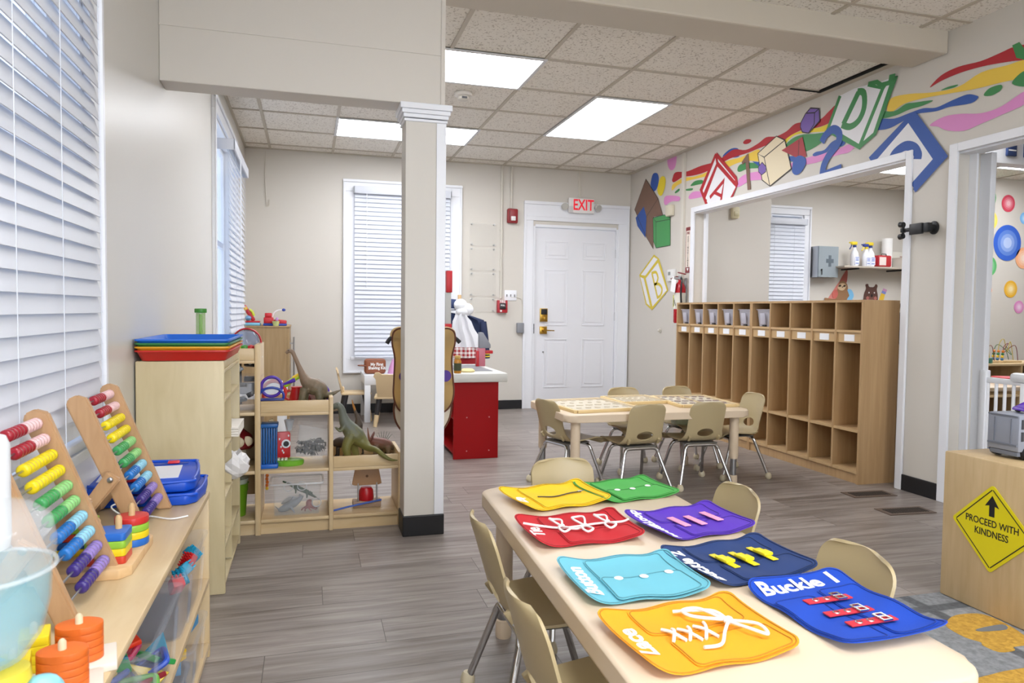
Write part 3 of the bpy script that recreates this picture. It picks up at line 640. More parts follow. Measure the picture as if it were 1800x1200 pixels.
('painted_letter','#2b55a5',0.06,1,[(3.733,2.096),(3.699,2.140),(3.626,2.166),(3.559,2.142),(3.526,2.095),(3.528,2.065)])]
mural = thing('wall_mural', 'painted mural of colour ribbons, alphabet blocks and shapes along the right wall', 'mural', (RX_, 5.0, 2.3))
def stroke(pts, w):
    n = len(pts); Lf = []; Rt = []
    for i in range(n):
        a = Vector(pts[max(i-1, 0)]); b = Vector(pts[min(i+1, n-1)]); p = Vector(pts[i]); d = (b-a).normalized(); k = 1.0
        if 0 < i < n-1:
            d0 = (p-a).normalized(); k = 1/max(.55, abs(d0.dot(d)))
        q = Vector((-d.y, d.x))*w/2*k; Lf.append(p+q); Rt.append(p-q)
    return Lf, Rt
for i, (nm, c, wd, sm, pts) in enumerate(MURAL):
    P = [Vector((a-5.0, min(b, 2.702)-2.3)) for a, b in pts]
    g = G(); x = -.0012-.0001*i
    if wd == 0:
        if sm: P = spline([(*p, 0) for p in P], 4, True)
        g.sheet([(x, p[0], p[1]) for p in P])
        bmesh.ops.triangulate(g.bm, faces=g.bm.faces)
    else:
        if sm: P = [Vector(p[:2]) for p in spline([(*p, 0) for p in P], 5)]
        Lf, Rt = stroke(P, wd)
        for k in range(len(P)-1): g.sheet([(x, Lf[k].x, Lf[k].y), (x, Lf[k+1].x, Lf[k+1].y), (x, Rt[k+1].x, Rt[k+1].y), (x, Rt[k].x, Rt[k].y)])
    part(nm, g, mat(c, .55), mural, smooth=0)
# dots painted in the far room
dots = thing('dot_mural', 'wall of painted coloured dots seen through the right doorway', 'mural', (7.8, 6.398, 1.8))
for x, z, r, c in ((7.56, 2.48, .13, '#58a866'), (7.88, 2.43, .10, '#d0455a'), (7.61, 2.22, .115, '#efd560'), (7.89, 1.97, .21, '#2f5fc4'), (7.62, 1.69, .12, '#5db36c'), (7.97, 1.43, .10, '#eab32f'), (8.11, 1.22, .075, '#dd8fc4'), (7.64, 1.41, .045, '#f0a878'), (8.15, 1.80, .125, '#f3b183'), (8.14, 2.27, .07, '#7cbdf0'), (8.5, 1.6, .15, '#58a866'), (8.45, 2.3, .12, '#d0455a')):
    d = part('dot', G().cyl((x-7.8, -.0005, z-1.8), (x-7.8, -.003, z-1.8), r, seg=40), mat(c, .6), dots, smooth=0)
    rgb = [int(c[i:i+2], 16) for i in (1, 3, 5)]
    for j, f in enumerate((.72, .5, .3)):
        cc = '#%02x%02x%02x' % tuple(int(v+(255-v)*(.22+.2*j)) for v in rgb)
        part('brush_ring', G().cyl((x-7.8, -.003, z-1.8), (x-7.8, -.0036-.0006*j, z-1.8), r*f, seg=32), mat(cc, .6), d, smooth=0)
# ================================================================== LOCKERS AND THE ROOM BEHIND
OAK = grain('#ab8a60', '#bd9c72', (14, 14, .7), 3, .45, lo=.25, hi=.75); OAKE = mat('#c3a377', .45)
def locker(y0, y1, label):
    t = thing('coat_locker', label, 'locker', (3.42, y0, 0), 0, 'coat lockers')
    W = y1-y0; n = 5; th = .016; D = .29; step = (W-th)/n
    g = G()
    for k in range(n+1): y = k*step; g.box(0, y, 0 if k in (0, n) else .065, D, y+th, 1.2 if k in (0, n) else 1.184, .001)
    g.box(0, th+.0005, 1.184, D, W-th-.0005, 1.2)
    part('panels', g, OAK, t, smooth=0)
    for nm, z, h, x in (('top_shelf', .985, .016, .002), ('bench_shelf', .335, .018, .002), ('bottom_shelf', .065, .02, .002)):
        g = G()
        for k in range(n): g.box(x, k*step+th+.0005, z, D-.008, (k+1)*step-.0005, z+h)
        part(nm, g, OAKE, t, smooth=0)
    part('kick_board', G().box(.012, th+.0005, 0, .03, W-th-.0005, .0645), OAK, t, smooth=0)
    part('back_panel', G().box(D-.007, th+.0005, .086, D-.0005, W-th-.0005, 1.183), OAK, t, smooth=0)
    for k in range(n):
        ya = k*step+th; yb = (k+1)*step; c = (ya+yb)/2
        b = part('name_rail', G().box(.012, ya+.0005, .918, .022, yb-.0005, .9845), OAKE, t, smooth=0)
        part('card', G().box(.0095, c-.045, .928, .0118, c+.045, .972), mat('#eef0f4', .4), b, 'white name card', smooth=0)
        g = G(); g.cyl((D-.0075, c, .86), (D-.012, c, .86), .014, seg=10); g.tube(spline([(D-.012, c, .868), (D-.05, c, .865), (D-.055, c, .885)], 4), .004, 6); g.tube(spline([(D-.012, c, .85), (D-.035, c, .83), (D-.045, c, .845)], 4), .004, 6)
        part('coat_hook', g, mat('#54432f', .4, .5), t)
    return step, th
st, th = locker(3.73, 4.925, 'oak coat locker nearer the camera, with four empty top cubbies')
locker(4.927, 6.122, 'oak coat locker farther from the camera, all five cubbies holding bins')
CLEAR = mat('#d9d8e2', .18, alpha=.42)
def open_bin(L, W, H, taper=.88, th=.003, lip=.008, r=.015):
    """open tub: outer and inner walls, thick rim"""
    rg = []
    for z, k, off in ((0, taper, 0), (H, 1, 0), (H, 1, lip), (H+.006, 1, lip), (H+.006, 1, -th), (th, taper, -th)):
        rg.append([(x, y, z) for x, y in rrect(-L/2*k-off, -W/2*k-off, L/2*k+off, W/2*k+off, r, 3)])
    return G().loft(rg)
for k in range(6):
    y = 3.73+4*st+th/2+st/2 if k == 0 else 4.927+(k-1)*st+th/2+st/2
    t = thing('storage_bin', ['translucent storage bin in the nearer locker', 'translucent bin in the farther locker cubby next to the divider', 'translucent bin in the second cubby of the farther locker', 'translucent bin in the middle cubby of the farther locker', 'translucent bin in the fourth cubby of the farther locker', 'translucent bin in the cubby of the farther locker nearest the fire extinguisher'][k], 'bin', (3.56, y, 1.002), 0, 'bins in the lockers')
    part('tub', open_bin(.22, .19, .13), CLEAR, t)
    part('handle_notch', G().box(-.118, -.03, .03, -.112, .03, .115, .002, RY(-5)), mat('#c9c8d4', .3, alpha=.6), t)
    part('latch', G().box(-.112, -.02, .0, -.095, .02, .012, .002), BLACK, t)
# --- back wall of the room behind: cabinet, shelf and what stands on it
t = thing('first_aid_cabinet', 'steel first aid cabinet with a glass door left of the shelf', 'cabinet', (6.12, 7.42, 1.56), M=T(6.12, 7.42, 1.56) @ Matrix.Diagonal((.77, .85, 1, 1)))
g = G(); g.box(-.19, -.17, 0, -.18, 0, .38); g.box(.18, -.17, 0, .19, 0, .38); g.box(-.1795, -.17, 0, .1795, 0, .01); g.box(-.1795, -.17, .37, .1795, 0, .38); g.box(-.1795, -.01, .0105, .1795, -.0005, .3695)
part('body', g, STEEL, t, smooth=0)
d = part('door', G().box(-.188, -.182, .002, .188, -.172, .378, .003), mat('#aab5bb', .15, .2, alpha=.9), t, 'grey glass door', smooth=0)
g = G(); g.box(-.0, -.1845, .13, .05, -.1822, .27); g.box(-.045, -.1846, .175, .095, -.1823, .225); part('cross', g, mat('#5b656d', .4), d, smooth=0)
g = G(); g.cyl((-.13, -.182, .09), (-.13, -.195, .09), .012, seg=10); g.box(-.135, -.2, .03, -.125, -.19, .08, .002); part('lock', g, BLACK, d)
part('shelf', G().box(-.178, -.165, .19, .178, -.012, .196), mat('#c7d0d4', .3), t)
t = thing('wall_shelf', 'pale wall shelf holding spray bottles in the room behind the lockers', 'shelf', (6.85, 7.42, 1.68))
part('board', G().box(-.62, -.3, 0, .62, 0, .02, .002), mat('#b9aea0', .5), t, smooth=0)
for x in (-.4, .3): part('bracket', G().box(x-.01, -.29, -.02, x+.01, 0, -.0005, .002), BLACK, t)
def spray(x, y, h, c1, c2, label):
    t = thing('spray_bottle', label, 'spray bottle', (x, y, 1.7005), 0, 'spray bottles on the shelf', M=T(x, y, 1.7005) @ RZ(180) @ Matrix.Scale(h, 4))
    part('bottle', G().lathe([(.001, 0), (.042, 0), (.046, .01), (.046, .12), (.04, .16), (.018, .2), (.016, .225), (.001, .226)], seg=20), mat('#eef0f6', .3), t)
    part('label', G().box(-.03, .0445, .02, .03, .0465, .11), mat('#dfe4f5', .5), t, smooth=0)
    for i, (z, wd) in enumerate(((.098, .024), (.08, .02), (.065, .02), (.03, .022))): part('label_print', G().box(-wd, .0466, z, wd, .0475, z+.008), mat('#2d4fa8', .5), t, smooth=0)
    part('collar', G().cyl((0, 0, .222), (0, 0, .25), .02, seg=14), mat(c2, .4), t)
    g = G(); g.box(-.03, -.016, .25, .05, .016, .29, .008); g.box(.045, -.008, .268, .075, .008, .284, .003); part('trigger_head', g, mat(c1, .4), t)
    g = G(); g.tube(spline([(.04, 0, .26), (.05, 0, .23), (.07, 0, .20)], 4), .007, 8); part('trigger', g, mat(c2, .4), t)
spray(6.46, 7.22, 1.05, '#e8cf2e', '#2a3a78', 'spray bottle with yellow head, leftmost on the shelf')
spray(6.58, 7.16, .95, '#2c3c8c', '#e8cf2e', 'spray bottle with blue head between the two yellow heads')
spray(6.70, 7.22, 1.05, '#e8cf2e', '#2a3a78', 'spray bottle with yellow head beside the red box')
t = thing('first_aid_bag', 'red box with white label beside the spray bottles', 'box', (6.855, 7.2, 1.7005)); part('body', G().box(-.1, -.06, 0, .1, .06, .145, .02), mat('#b51f28', .45), t); part('label', G().box(-.09, -.0622, .02, .01, -.0605, .12), mat('#e6d6d0', .5), t); part('handle', G().tube([(-.04, -.03, .146), (-.03, -.03, .16), (.03, -.03, .16), (.04, -.03, .146)], .006, 6), BLACK, t)
t = thing('paper_towel_roll', 'white paper towel roll standing on the shelf', 'paper towel', (7.025, 7.3, 1.7005)); part('roll', G().lathe([(.02, 0), (.062, 0), (.062, .37), (.02, .37)], seg=24), PAPER, t); part('core', G().lathe([(.018, .001), (.02, .371), (.017, .371), (.015, .001)], seg=16), mat('#b59a78', .7), t)
t = thing('paper_tray', 'pale tray with eyeglasses in it at the end of the shelf', 'tray', (7.27, 7.2, 1.7005)); part('tray', open_bin(.34, .2, .12, .96), mat('#d6d1c6', .5), t); part('raised_lid', G().box(-.15, .1, .12, .17, .108, .24, .002, RX(-12)), mat('#cfcabf', .5), t)
t = thing('eyeglasses', 'dark eyeglasses resting on the pale tray', 'glasses', (7.2, 7.1, 1.83)); g = G()
for x in (-.035, .035): g.tube([(x+.03*math.cos(a*PI/8), -.02, .02*math.sin(a*PI/8)) for a in range(16)], .004, 6, True)
part('frame', g, BLACK, t); part('temples', G().tube([(-.066, -.02, 0), (-.066, .1, .01)], .004, 6).tube([(.066, -.02, 0), (.066, .1, .01)], .004, 6), mat('#8a2a33', .4), t)
# sloth and bear cut-outs on the wall above the lockers
def cut(name, pts, c, par, z, sm=True, lab=None):
    P = spline([(*p, 0) for p in pts], 4, True) if sm else [(*p, 0) for p in pts]
    return part(name, G().prism([(p[0], p[1]) for p in P], -z-.0015, -z), mat(c, .7), par, lab, smooth=0)
t = thing('sloth_cutout', 'wall cut-out of a brown sloth with a blue backpack', 'cut-out', M=T(6.44, 7.418, 1.22) @ RX(90) @ Matrix.Diagonal((1, 1, -1, 1)))
cut('leaf', [(-.22, 0), (-.1, .2), (.0, .33), (.08, .45), (.1, .38), (.07, .25), (.05, .05), (0, 0)], '#dc8a80', t, .001); cut('hat', [(-.02, .3), (.09, .45), (.09, .3), (.04, .27)], '#a85a50', t, .003)
cut('body', [(-.22, .04), (-.24, .09), (-.19, .09), (-.1, .08), (-.06, .1), (-.05, .2), (-.02, .29), (.04, .31), (.1, .26), (.12, .15), (.2, .05), (.2, 0), (-.15, 0)], '#9a7350', t, .005)
cut('face', [(-.05, .22), (-.02, .27), (.04, .28), (.08, .25), (.05, .2), (0, .19)], '#dcc09a', t, .007); cut('arm_patch', [(-.12, .1), (-.12, .17), (-.07, .2), (-.04, .15), (-.07, .09)], '#cf6a60', t, .007)
for x in (-.02, .05): cut('eye', [(x-.02, .24), (x, .262), (x+.022, .255), (x+.01, .235)], '#4a3424', t, .009)
cut('backpack', [(.1, .2), (.16, .2), (.2, .12), (.14, .03), (.12, 0), (.09, 0), (.1, .08), (.13, .13)], '#7fc0ea', t, .007); cut('nose', [(.012, .232), (.022, .24), (.032, .232), (.022, .226)], '#3a2a20', t, .009)
t = thing('bear_cutout', 'wall cut-out of a dark brown bear face holding a pencil', 'cut-out', M=T(6.92, 7.418, 1.24) @ RX(90) @ Matrix.Diagonal((1, 1, -1, 1)))
cut('head', [(-.11, 0), (-.12, .12), (-.09, .2), (-.1, .25), (-.06, .26), (-.04, .225), (.03, .225), (.06, .26), (.09, .24), (.08, .19), (.1, .1), (.08, 0)], '#5a3b32', t, .001)
cut('muzzle', [(-.05, .06), (-.02, .12), (.02, .12), (.04, .06), (0, .03)], '#7a5144', t, .003); cut('nose', [(-.02, .11), (0, .135), (.02, .11), (0, .09)], '#231513', t, .005)
for x in (-.06, .06): cut('cheek', [(x-.025, .08), (x, .105), (x+.025, .08), (x, .055)], '#b06a60', t, .003); cut('eye', [(x*.7-.01, .15), (x*.7, .16), (x*.7+.01, .15), (x*.7, .14)], '#f0ece6', t, .003)
p = cut('pencil', [(.09, 0), (.15, .15), (.21, .13), (.17, 0)], '#e6bd3a', t, .004, False); cut('ferrule', [(.15, .15), (.165, .18), (.226, .16), (.21, .13)], '#7a86c8', p, .0042, False); cut('eraser', [(.165, .18), (.18, .21), (.24, .19), (.226, .16)], '#c88fb8', p, .0044, False)
t = thing('motion_sensor', 'cream motion sensor on the wall behind the lockers', 'sensor', (4.14, 6.3, 2.12)); part('body', G().box(-.045, -.05, -.06, .045, 0, .06, .02), mat('#d8cfae', .5), t); part('lens', G().box(-.028, -.056, -.04, .028, -.0505, .01, .003), mat('#c2b892', .4), t)
# cupboard with a dark bag, in the slit behind the locker end
t = thing('cupboard', 'oak cupboard just behind the end of the lockers', 'cupboard', (3.78, 3.76, 0))
part('body', G().box(0, 0, 0, .4, 1.1, .88, .003), OAK, t, smooth=0); part('top', G().box(-.01, -.01, .8805, .41, 1.11, .905, .004), OAKE, t)
part('door', G().box(.02, -.018, .04, .38, -.0005, .62, .003), OAKE, t); part('drawer', G().box(.02, -.018, .64, .38, -.0005, .86, .003), OAKE, t)
t = thing('bag', 'black bag slumped on the cupboard behind the lockers', 'bag', (3.97, 3.95, .906)); g = G(); g.ball((0, 0, .11), (.12, .15, .11)); g.box(-.09, -.12, .0, .1, .12, .06, .02); part('body', g, mat('#1d1c20', .6, bump=.6, bscale=30), t); part('strap', G().tube(spline([(-.06, 0, .18), (-.05, 0, .26), (.04, .02, .27), (.06, .03, .19)], 6), .012, 8), BLACK, t)
# ================================================================== TABLES AND CHAIRS
TAN = mat('#d9c5aa', .38); SHELL = mat('#b3a27c', .36); GLIDE = mat('#c9bda0', .5)
def activity_table(loc, rz, L, W, H, label):
    t = thing('activity_table', label, 'table', loc, rz)
    part('tabletop', G().prism(rrect(-W/2, -L/2, W/2, L/2, .07, 6), H-.045, H, bev=.014), TAN, t, smooth=50)
    for sx in (-1, 1):
        for sy in (-1, 1):
            x, y = sx*(W/2-.075), sy*(L/2-.085)
            l = part('leg', G().lathe([(.001, .17), (.026, .17), (.029, .19), (.029, H-.0455), (.001, H-.0455)], (x, y, 0), 20), TAN, t)
            part('tube', G().cyl((x, y, .03), (x, y, .1695), .02, seg=16), STEEL, l); part('foot_cap', G().lathe([(.001, 0), (.025, 0), (.028, .012), (.027, .06), (.022, .064), (.022, .03)], (x, y, 0), 18), TAN, l)
    return t
NEAR_M = T(.845, 1.62, 0) @ RZ(-2.4); TZ = .49
activity_table((.845, 1.62, 0), -2.4, 1.42, .63, TZ, 'beige rounded table nearest the camera, covered with colourful felt mats')
activity_table((2.08, 4.235, 0), 90, 1.26, .76, TZ, 'beige rounded table by the lockers with wooden puzzle frames on it')
def chair_shell():
    prof = [(.165, .272), (.168, .285), (.155, .298), (.10, .302), (.03, .296), (-.04, .292), (-.085, .296), (-.118, .312), (-.138, .338), (-.152, .375), (-.168, .43), (-.184, .485), (-.198, .53), (-.203, .555)]
    P = spline([(0, a, b) for a, b in prof], 4); n = len(P)-1
    Ls = [0]
    for a, b in zip(P, P[1:]): Ls.append(Ls[-1]+(b-a).length)
    tot = Ls[-1]; NV = 18
    def hw(s):
        w = .15+.012*math.sin(PI*min(1, s/.28)) if s < .28 else .15+.012*0-.027*min(1, (s-.28)/.09)
        r0, r1 = .03, .055
        if s < r0: w = w-r0+math.sqrt(max(0, r0*r0-(r0-s)**2))
        if tot-s < r1: w = w-r1+math.sqrt(max(0, r1*r1-(r1-(tot-s))**2))
        return max(w, .02)
    bm = bmesh.new(); V = []
    hs, hr, hu = .362, .031, .056       # oval hand hole low in the back
    for i in range(n+1):
        row = []; t = (P[min(i+1, n)]-P[max(i-1, 0)]).normalized(); nr = Vector((0, t.z, -t.y))
        if nr.y < 0 and i > n*.6: nr = -nr
        for j in range(NV+1):
            q = -1+2*j/NV; x = q*hw(Ls[i]); c = .016*q*q
            if Ls[i] < .27: p = P[i]+Vector((0, 0, c*.7*min(1, Ls[i]/.08)))
            else: p = P[i]+Vector((0, c*1.3, 0))
            row.append(bm.verts.new((x, p.y, p.z)))
        V.append(row)
    def inside(s, x): return ((s-hs)/hr)**2+(x/hu)**2
    for i in range(n):
        for j in range(NV):
            sm = (Ls[i]+Ls[i+1])/2; xm = sum(v.co.x for v in (V[i][j], V[i+1][j], V[i][j+1], V[i+1][j+1]))/4
            if inside(sm, xm) > 1: bm.faces.new((V[i][j], V[i][j+1], V[i+1][j+1], V[i+1][j]))
    for i in range(n+1):
        for j in range(NV+1):
            v = V[i][j]
            if not v.link_faces: bm.verts.remove(v); continue
            d = inside(Ls[i], v.co.x)
            if d < 2.2 and any(len(e.link_faces) == 1 for e in v.link_edges):
                k = 1/math.sqrt(max(d, .05)); tgt = hs+(Ls[i]-hs)*k
                a = next((m for m in range(n) if Ls[m] <= tgt <= Ls[m+1]), n-1); f = (tgt-Ls[a])/(Ls[a+1]-Ls[a]); p = P[a].lerp(P[a+1], f)
                x = v.co.x*k; q = x/hw(tgt); v.co = Vector((x, p.y+.016*q*q*1.3, p.z))
    bmesh.ops.recalc_face_normals(bm, faces=bm.faces)
    bmesh.ops.solidify(bm, geom=list(bm.faces), thickness=.0075)
    g = G(); g.bm.free(); g.bm = bm
    return g
def make_chair(label, loc, rz, group='stacking chairs'):
    t = thing('stacking_chair', label, 'chair', loc, rz, group)
    part('shell', chair_shell(), SHELL, t, smooth=50)
    for s in (-1, 1): part('bracket', G().box(-.008, -.010, -.018, .008, .008, .018, .003, T(s*.101, -.121, .320) @ RX(34)), SHELL, t)
    g = G(); g.box(-.11, -.10, .276, .11, .09, .284, .003); part('seat_plate', g, mat('#6d6a63', .5), t)
    for sx in (-1, 1):
        for y0, y1, z1, xf in ((.085, .165, .266, .155), (-.095, -.165, .27, .18)):
            pts = [(0, y0, z1), (sx*.07, y0, z1), (sx*.098, y0, z1-.004), (sx*.113, y0+(y1-y0)*.08, z1-.022), (sx*.121, y0+(y1-y0)*.18, z1-.05), (sx*(xf-.006), y1-(y1-y0)*.06, .04), (sx*xf, y1, .022)]
            l = part('leg', G().tube(spline(pts, 4), .0105, 12), CHROME, t)
            part('glide', G().lathe([(.001, 0), (.014, 0), (.021, .008), (.022, .02), (.017, .036), (.012, .042)], (sx*xf, y1+(.003 if y1 > 0 else -.003), 0), 16), GLIDE, l)
    return t
CH = make_chair('beige chair at the far end of the near table, its back above the yellow mat', (.90, 2.262, 0), 180)
for lab, x, y, rz in (
    ('beige chair left of the near table, farther from the camera of the two', .615, 1.80, -90),
    ('beige chair left of the near table, nearest the camera', .575, 1.30, -88),
    ('beige chair right of the near table, beside the purple mat', 1.13, 1.925, 88),
    ('beige chair right of the near table, beside the bright blue mat', 1.06, 1.345, 88),
    ('beige chair at the left end of the table with the puzzle frames', 1.585, 4.19, -72),
    ('beige chair seen from behind, left of the two in front of the puzzle table', 1.945, 3.985, 3),
    ('beige chair seen from behind, right of the two in front of the puzzle table', 2.385, 4.01, -2),
    ('beige chair behind the puzzle table on the side of the door', 2.19, 4.51, 178),
    ('beige chair behind the puzzle table on the side of the lockers', 2.64, 4.52, 182),
    ('beige chair at the right end of the puzzle table, facing left', 2.78, 4.19, 92)):
    dup(CH, lab, (x, y, 0), rz)
# ------------------------------------------------------------------ dressing mats on the near table
def bend(x, y, L, W, k): return .0045+k*(.018*abs(2*x/L)**5+.012*max(0, 2*y/W)**4+.006*math.sin(x*22+y*9)**2)
def felt(h): return mat(h, .85, bump=.25, bscale=700)
def shade(h, f):
    h = h.lstrip('#'); return '#%02x%02x%02x' % tuple(max(0, min(255, int(int(h[i:i+2], 16)*f))) for i in (0, 2, 4))
def mat_pad(name, x0, y0, x1, y1, r, L, W, k, off, h, par, th=.0016, nx=26, ny=20, pipe=True):
    """a felt pad that follows the bent mat"""
    def fn(u, v):
        x = x0+(x1-x0)*u; d = min(x-x0, x1-x); ins = 0
        if d < r: ins = r-math.sqrt(max(0, r*r-(r-d)**2))
        y = y0+ins+(y1-y0-2*ins)*v
        return (x, y, bend(x, y, L, W, k)+off)
    g = G().grid(lambda u, v: fn(.5-.5*math.cos(PI*u), v), nx, ny)
    bmesh.ops.remove_doubles(g.bm, verts=g.bm.verts, dist=1e-5); bmesh.ops.recalc_face_normals(g.bm, faces=g.bm.faces)
    bmesh.ops.solidify(g.bm, geom=list(g.bm.faces), thickness=-th)
    o = part(name, g, felt(h), par)
    if pipe:
        P = [(x, y, bend(x, y, L, W, k)+off+.0004) for x, y in rrect(x0+.003, y0+.003, x1-.003, y1-.003, r, 4)]
        Q = []
        for a, b in zip(P, P[1:]+P[:1]):
            n = max(1, int((Vector(b)-Vector(a)).length/.015))
            for i in range(n):
                q = Vector(a).lerp(Vector(b), i/n); q.z = bend(q.x, q.y, L, W, k)+off+.0004; Q.append(q)
        part('stitched_edge', G().tube(Q, .0013, 6, True), felt(shade(h, .75)), o)
    return o
def lettering_on(s, size, m, par, L, W, k, off, x, y):
    o = text(s, size, m, 'lettering', par, T(x, y, 0) @ RZ(90), .0005, .0015, 1.04)
    for v in o.data.vertices: v.co.z += bend(v.co.x, v.co.y, L, W, k)+off+.0006
    return o
LACE = mat('#f3f3f1', .8)
def laces(par, pts, f, r=.0032):
    P = spline([(x, y, f(x, y)+z) for x, y, z in pts], 6); part('lace', G().tube(P, r, 8), LACE, par)
def make_mat(word, h, x, y, rz, label, L=.31, W=.232, k=1, z=0, size=.052):
    t = thing('dressing_mat', label, 'felt mat', M=NEAR_M.inverted() and T(x, y, TZ+z) @ RZ(rz), group='dressing practice mats')
    f = lambda a, b: bend(a, b, L, W, k)
    base = mat_pad('base', -L/2, -W/2, L/2, W/2, .028, L, W, k, 0, h, t)
    x0 = -L/2+.068; x1 = L/2-.022
    white = mat('#f4f4f2', .6)
    lettering_on(word, size, white, t, L, W, k, 0, -L/2+.034, 0)
    if word in ('Button', 'Snap'):
        mat_pad('flap', x0, -.015 if word == 'Snap' else -W/2+.012, x1+.0, W/2-.008, .012, L, W, k, .0025, h, t); mat_pad('flap', x0+.0, -W/2+.004, x1, .004, .012, L, W, k, .0050, h, t)
        for i in range(3):
            a = x0+.045+i*.062
            g = G().lathe([(.001, 0), (.0095, 0), (.0105, .0015), (.008, .003), (.001, .0022)], (a, -.006, f(a, -.006)+.0056), 16); part('button', g, mat('#eef0ee', .3), t)
    elif word == 'Zip':
        mat_pad('flap', x0, -W/2+.008, x1, W/2-.008, .012, L, W, k, .0025, h, t)
        P = [(a/100, -.002, f(a/100, -.002)+.0058) for a in range(int(x0*100)+2, int(x1*100)-2)]
        z_ = part('zipper', G().tube(P, .004, 6, flat=.4), mat('#4a3d2b', .6), t); part('zip_pull', G().box(P[-1][0]-.012, -.005, P[-1][2]+.001, P[-1][0]+.01, .001, P[-1][2]+.004, .001), STEEL, z_)
    else:
        mat_pad('flap', x0, .012, x1, W/2-.006, .014, L, W, k, .0025, h, t); mat_pad('flap', x0+.02, -W/2+.006, x1+.01, -.012, .014, L, W, k, .0025, h, t)
        F = lambda a, b: f(a, b)+.0085
        for i in range(3):
            a = x0+.05+i*.058
            if word == 'Hook&Loop':
                part('strap', G().box(a-.011, -.045, F(a, 0)-.002, a+.011, .04, F(a, 0)+.001, .001), mat('#f3a0c4', .7), t); part('strap_edge', G().box(a-.006, -.03, F(a, 0)-.0045, a+.014, .0, F(a, 0)-.0022, .001), mat('#c93a63', .7), t)
            elif word == 'Buckle 2':
                s_ = part('strap', G().box(a-.009, -.045, F(a, 0)-.003, a+.009, .05, F(a, 0)-.0005, .001), mat('#ecd81f', .5), t)
                g = G(); g.box(a-.014, -.022, F(a, 0)-.0004, a+.014, .006, F(a, 0)+.008, .003); g.box(a-.012, .0065, F(a, 0)-.0004, a+.012, .024, F(a, 0)+.006, .003); part('clip', g, mat('#f0dc20', .35), s_)
            elif word == 'Buckle 1':
                s_ = part('strap', G().box(a-.0105, -.055, F(a, 0)-.003, a+.0105, .058, F(a, 0), .001), mat('#cf2f3e', .6), t)
                g = G(); fr = [(a-.014, .018), (a+.014, .018), (a+.014, .038), (a-.014, .038)]
                g.tube([(p, q, F(a, 0)+.003) for p, q in fr], .0022, 6, True); g.tube([(a, .038, F(a, 0)+.004), (a, .014, F(a, 0)+.0045)], .0016, 6); part('buckle', g, CHROME, s_)
                for b in (-.03, -.002): part('eyelet', G().tube([(a+.006*math.cos(c*PI/6), b+.006*math.sin(c*PI/6), F(a, 0)+.0006) for c in range(12)], .0014, 5, True), CHROME, s_)
            elif word == 'Tie':
                c = a-.01+i*.01
                laces(t, [(c, 0, .012), (c-.02, .045, .02), (c-.005, .06, .016), (c+.012, .04, .02), (c, 0, .014)], f); laces(t, [(c, 0, .012), (c+.005, -.045, .018), (c-.015, -.055, .014), (c-.022, -.03, .018), (c, 0, .014)], f)
                part('knot', G().ball((c, 0, f(c, 0)+.013), (.008, .007, .006), 12), LACE, t)
        if word == 'Tie': laces(t, [(-.15, .03, .009), (-.10, .018, .009), (-.04, .0, .008), (.06, .004, .009), (.13, -.004, .009), (.15, -.01, .010)], f); laces(t, [(.02, .0, .01), (-.01, -.02, .012), (-.04, -.015, .011)], f)
        if word == 'Lace':
            for i in range(3):
                a = x0+.03+i*.035; laces(t, [(a, .024, .006), (a+.008, 0, .010), (a+.02, -.028, .006)], f); laces(t, [(a+.024, .026, .006), (a+.012, 0, .012), (a-.006, -.026, .006)], f)
            c = .075; laces(t, [(c, 0, .012), (c-.03, .05, .02), (c-.06, .065, .016), (c-.055, .035, .018), (c, .002, .014)], f); laces(t, [(c, 0, .012), (c+.01, -.05, .018), (c+.03, -.075, .014), (c+.035, -.04, .018), (c, .0, .014)], f)
            laces(t, [(c, 0, .014), (c-.03, -.03, .014), (c-.06, -.06, .010), (c-.10, -.065, .008)], f); laces(t, [(c, 0, .013), (c-.01, .04, .018), (c-.075, .075, .012)], f); part('knot', G().ball((c, 0, f(c, 0)+.014), (.010, .009, .008), 12), LACE, t)
    return t
make_mat('Zip', '#fdcf1c', .765, 2.14, 10, 'yellow felt mat with a zipper, at the far left of the table', size=.04)
make_mat('Snap', '#4fae4f', 1.035, 2.175, 9, 'green felt mat with snap buttons, half under the yellow mat', L=.30, z=-.002, k=.8, size=.046)
make_mat('Tie', '#c8232c', .715, 1.80, 1, 'red felt mat with white bows')
make_mat('Hook&Loop', '#5b34b8', 1.05, 1.785, 8, 'purple felt mat with pink hook and loop straps', size=.044)
make_mat('Button', '#6fbccd', .70, 1.435, -1, 'light blue felt mat with three white buttons', L=.29)
make_mat('Buckle 2', '#213a6e', 1.0, 1.47, 7, 'navy felt mat with yellow clip buckles', size=.05)
make_mat('Lace', '#f7a51c', .695, 1.15, 4, 'orange felt mat with a white shoelace bow')
make_mat('Buckle 1', '#0f45b4', 1.045, 1.175, -88, 'bright blue felt mat with red belt straps and metal buckles', L=.31, W=.245, size=.058)
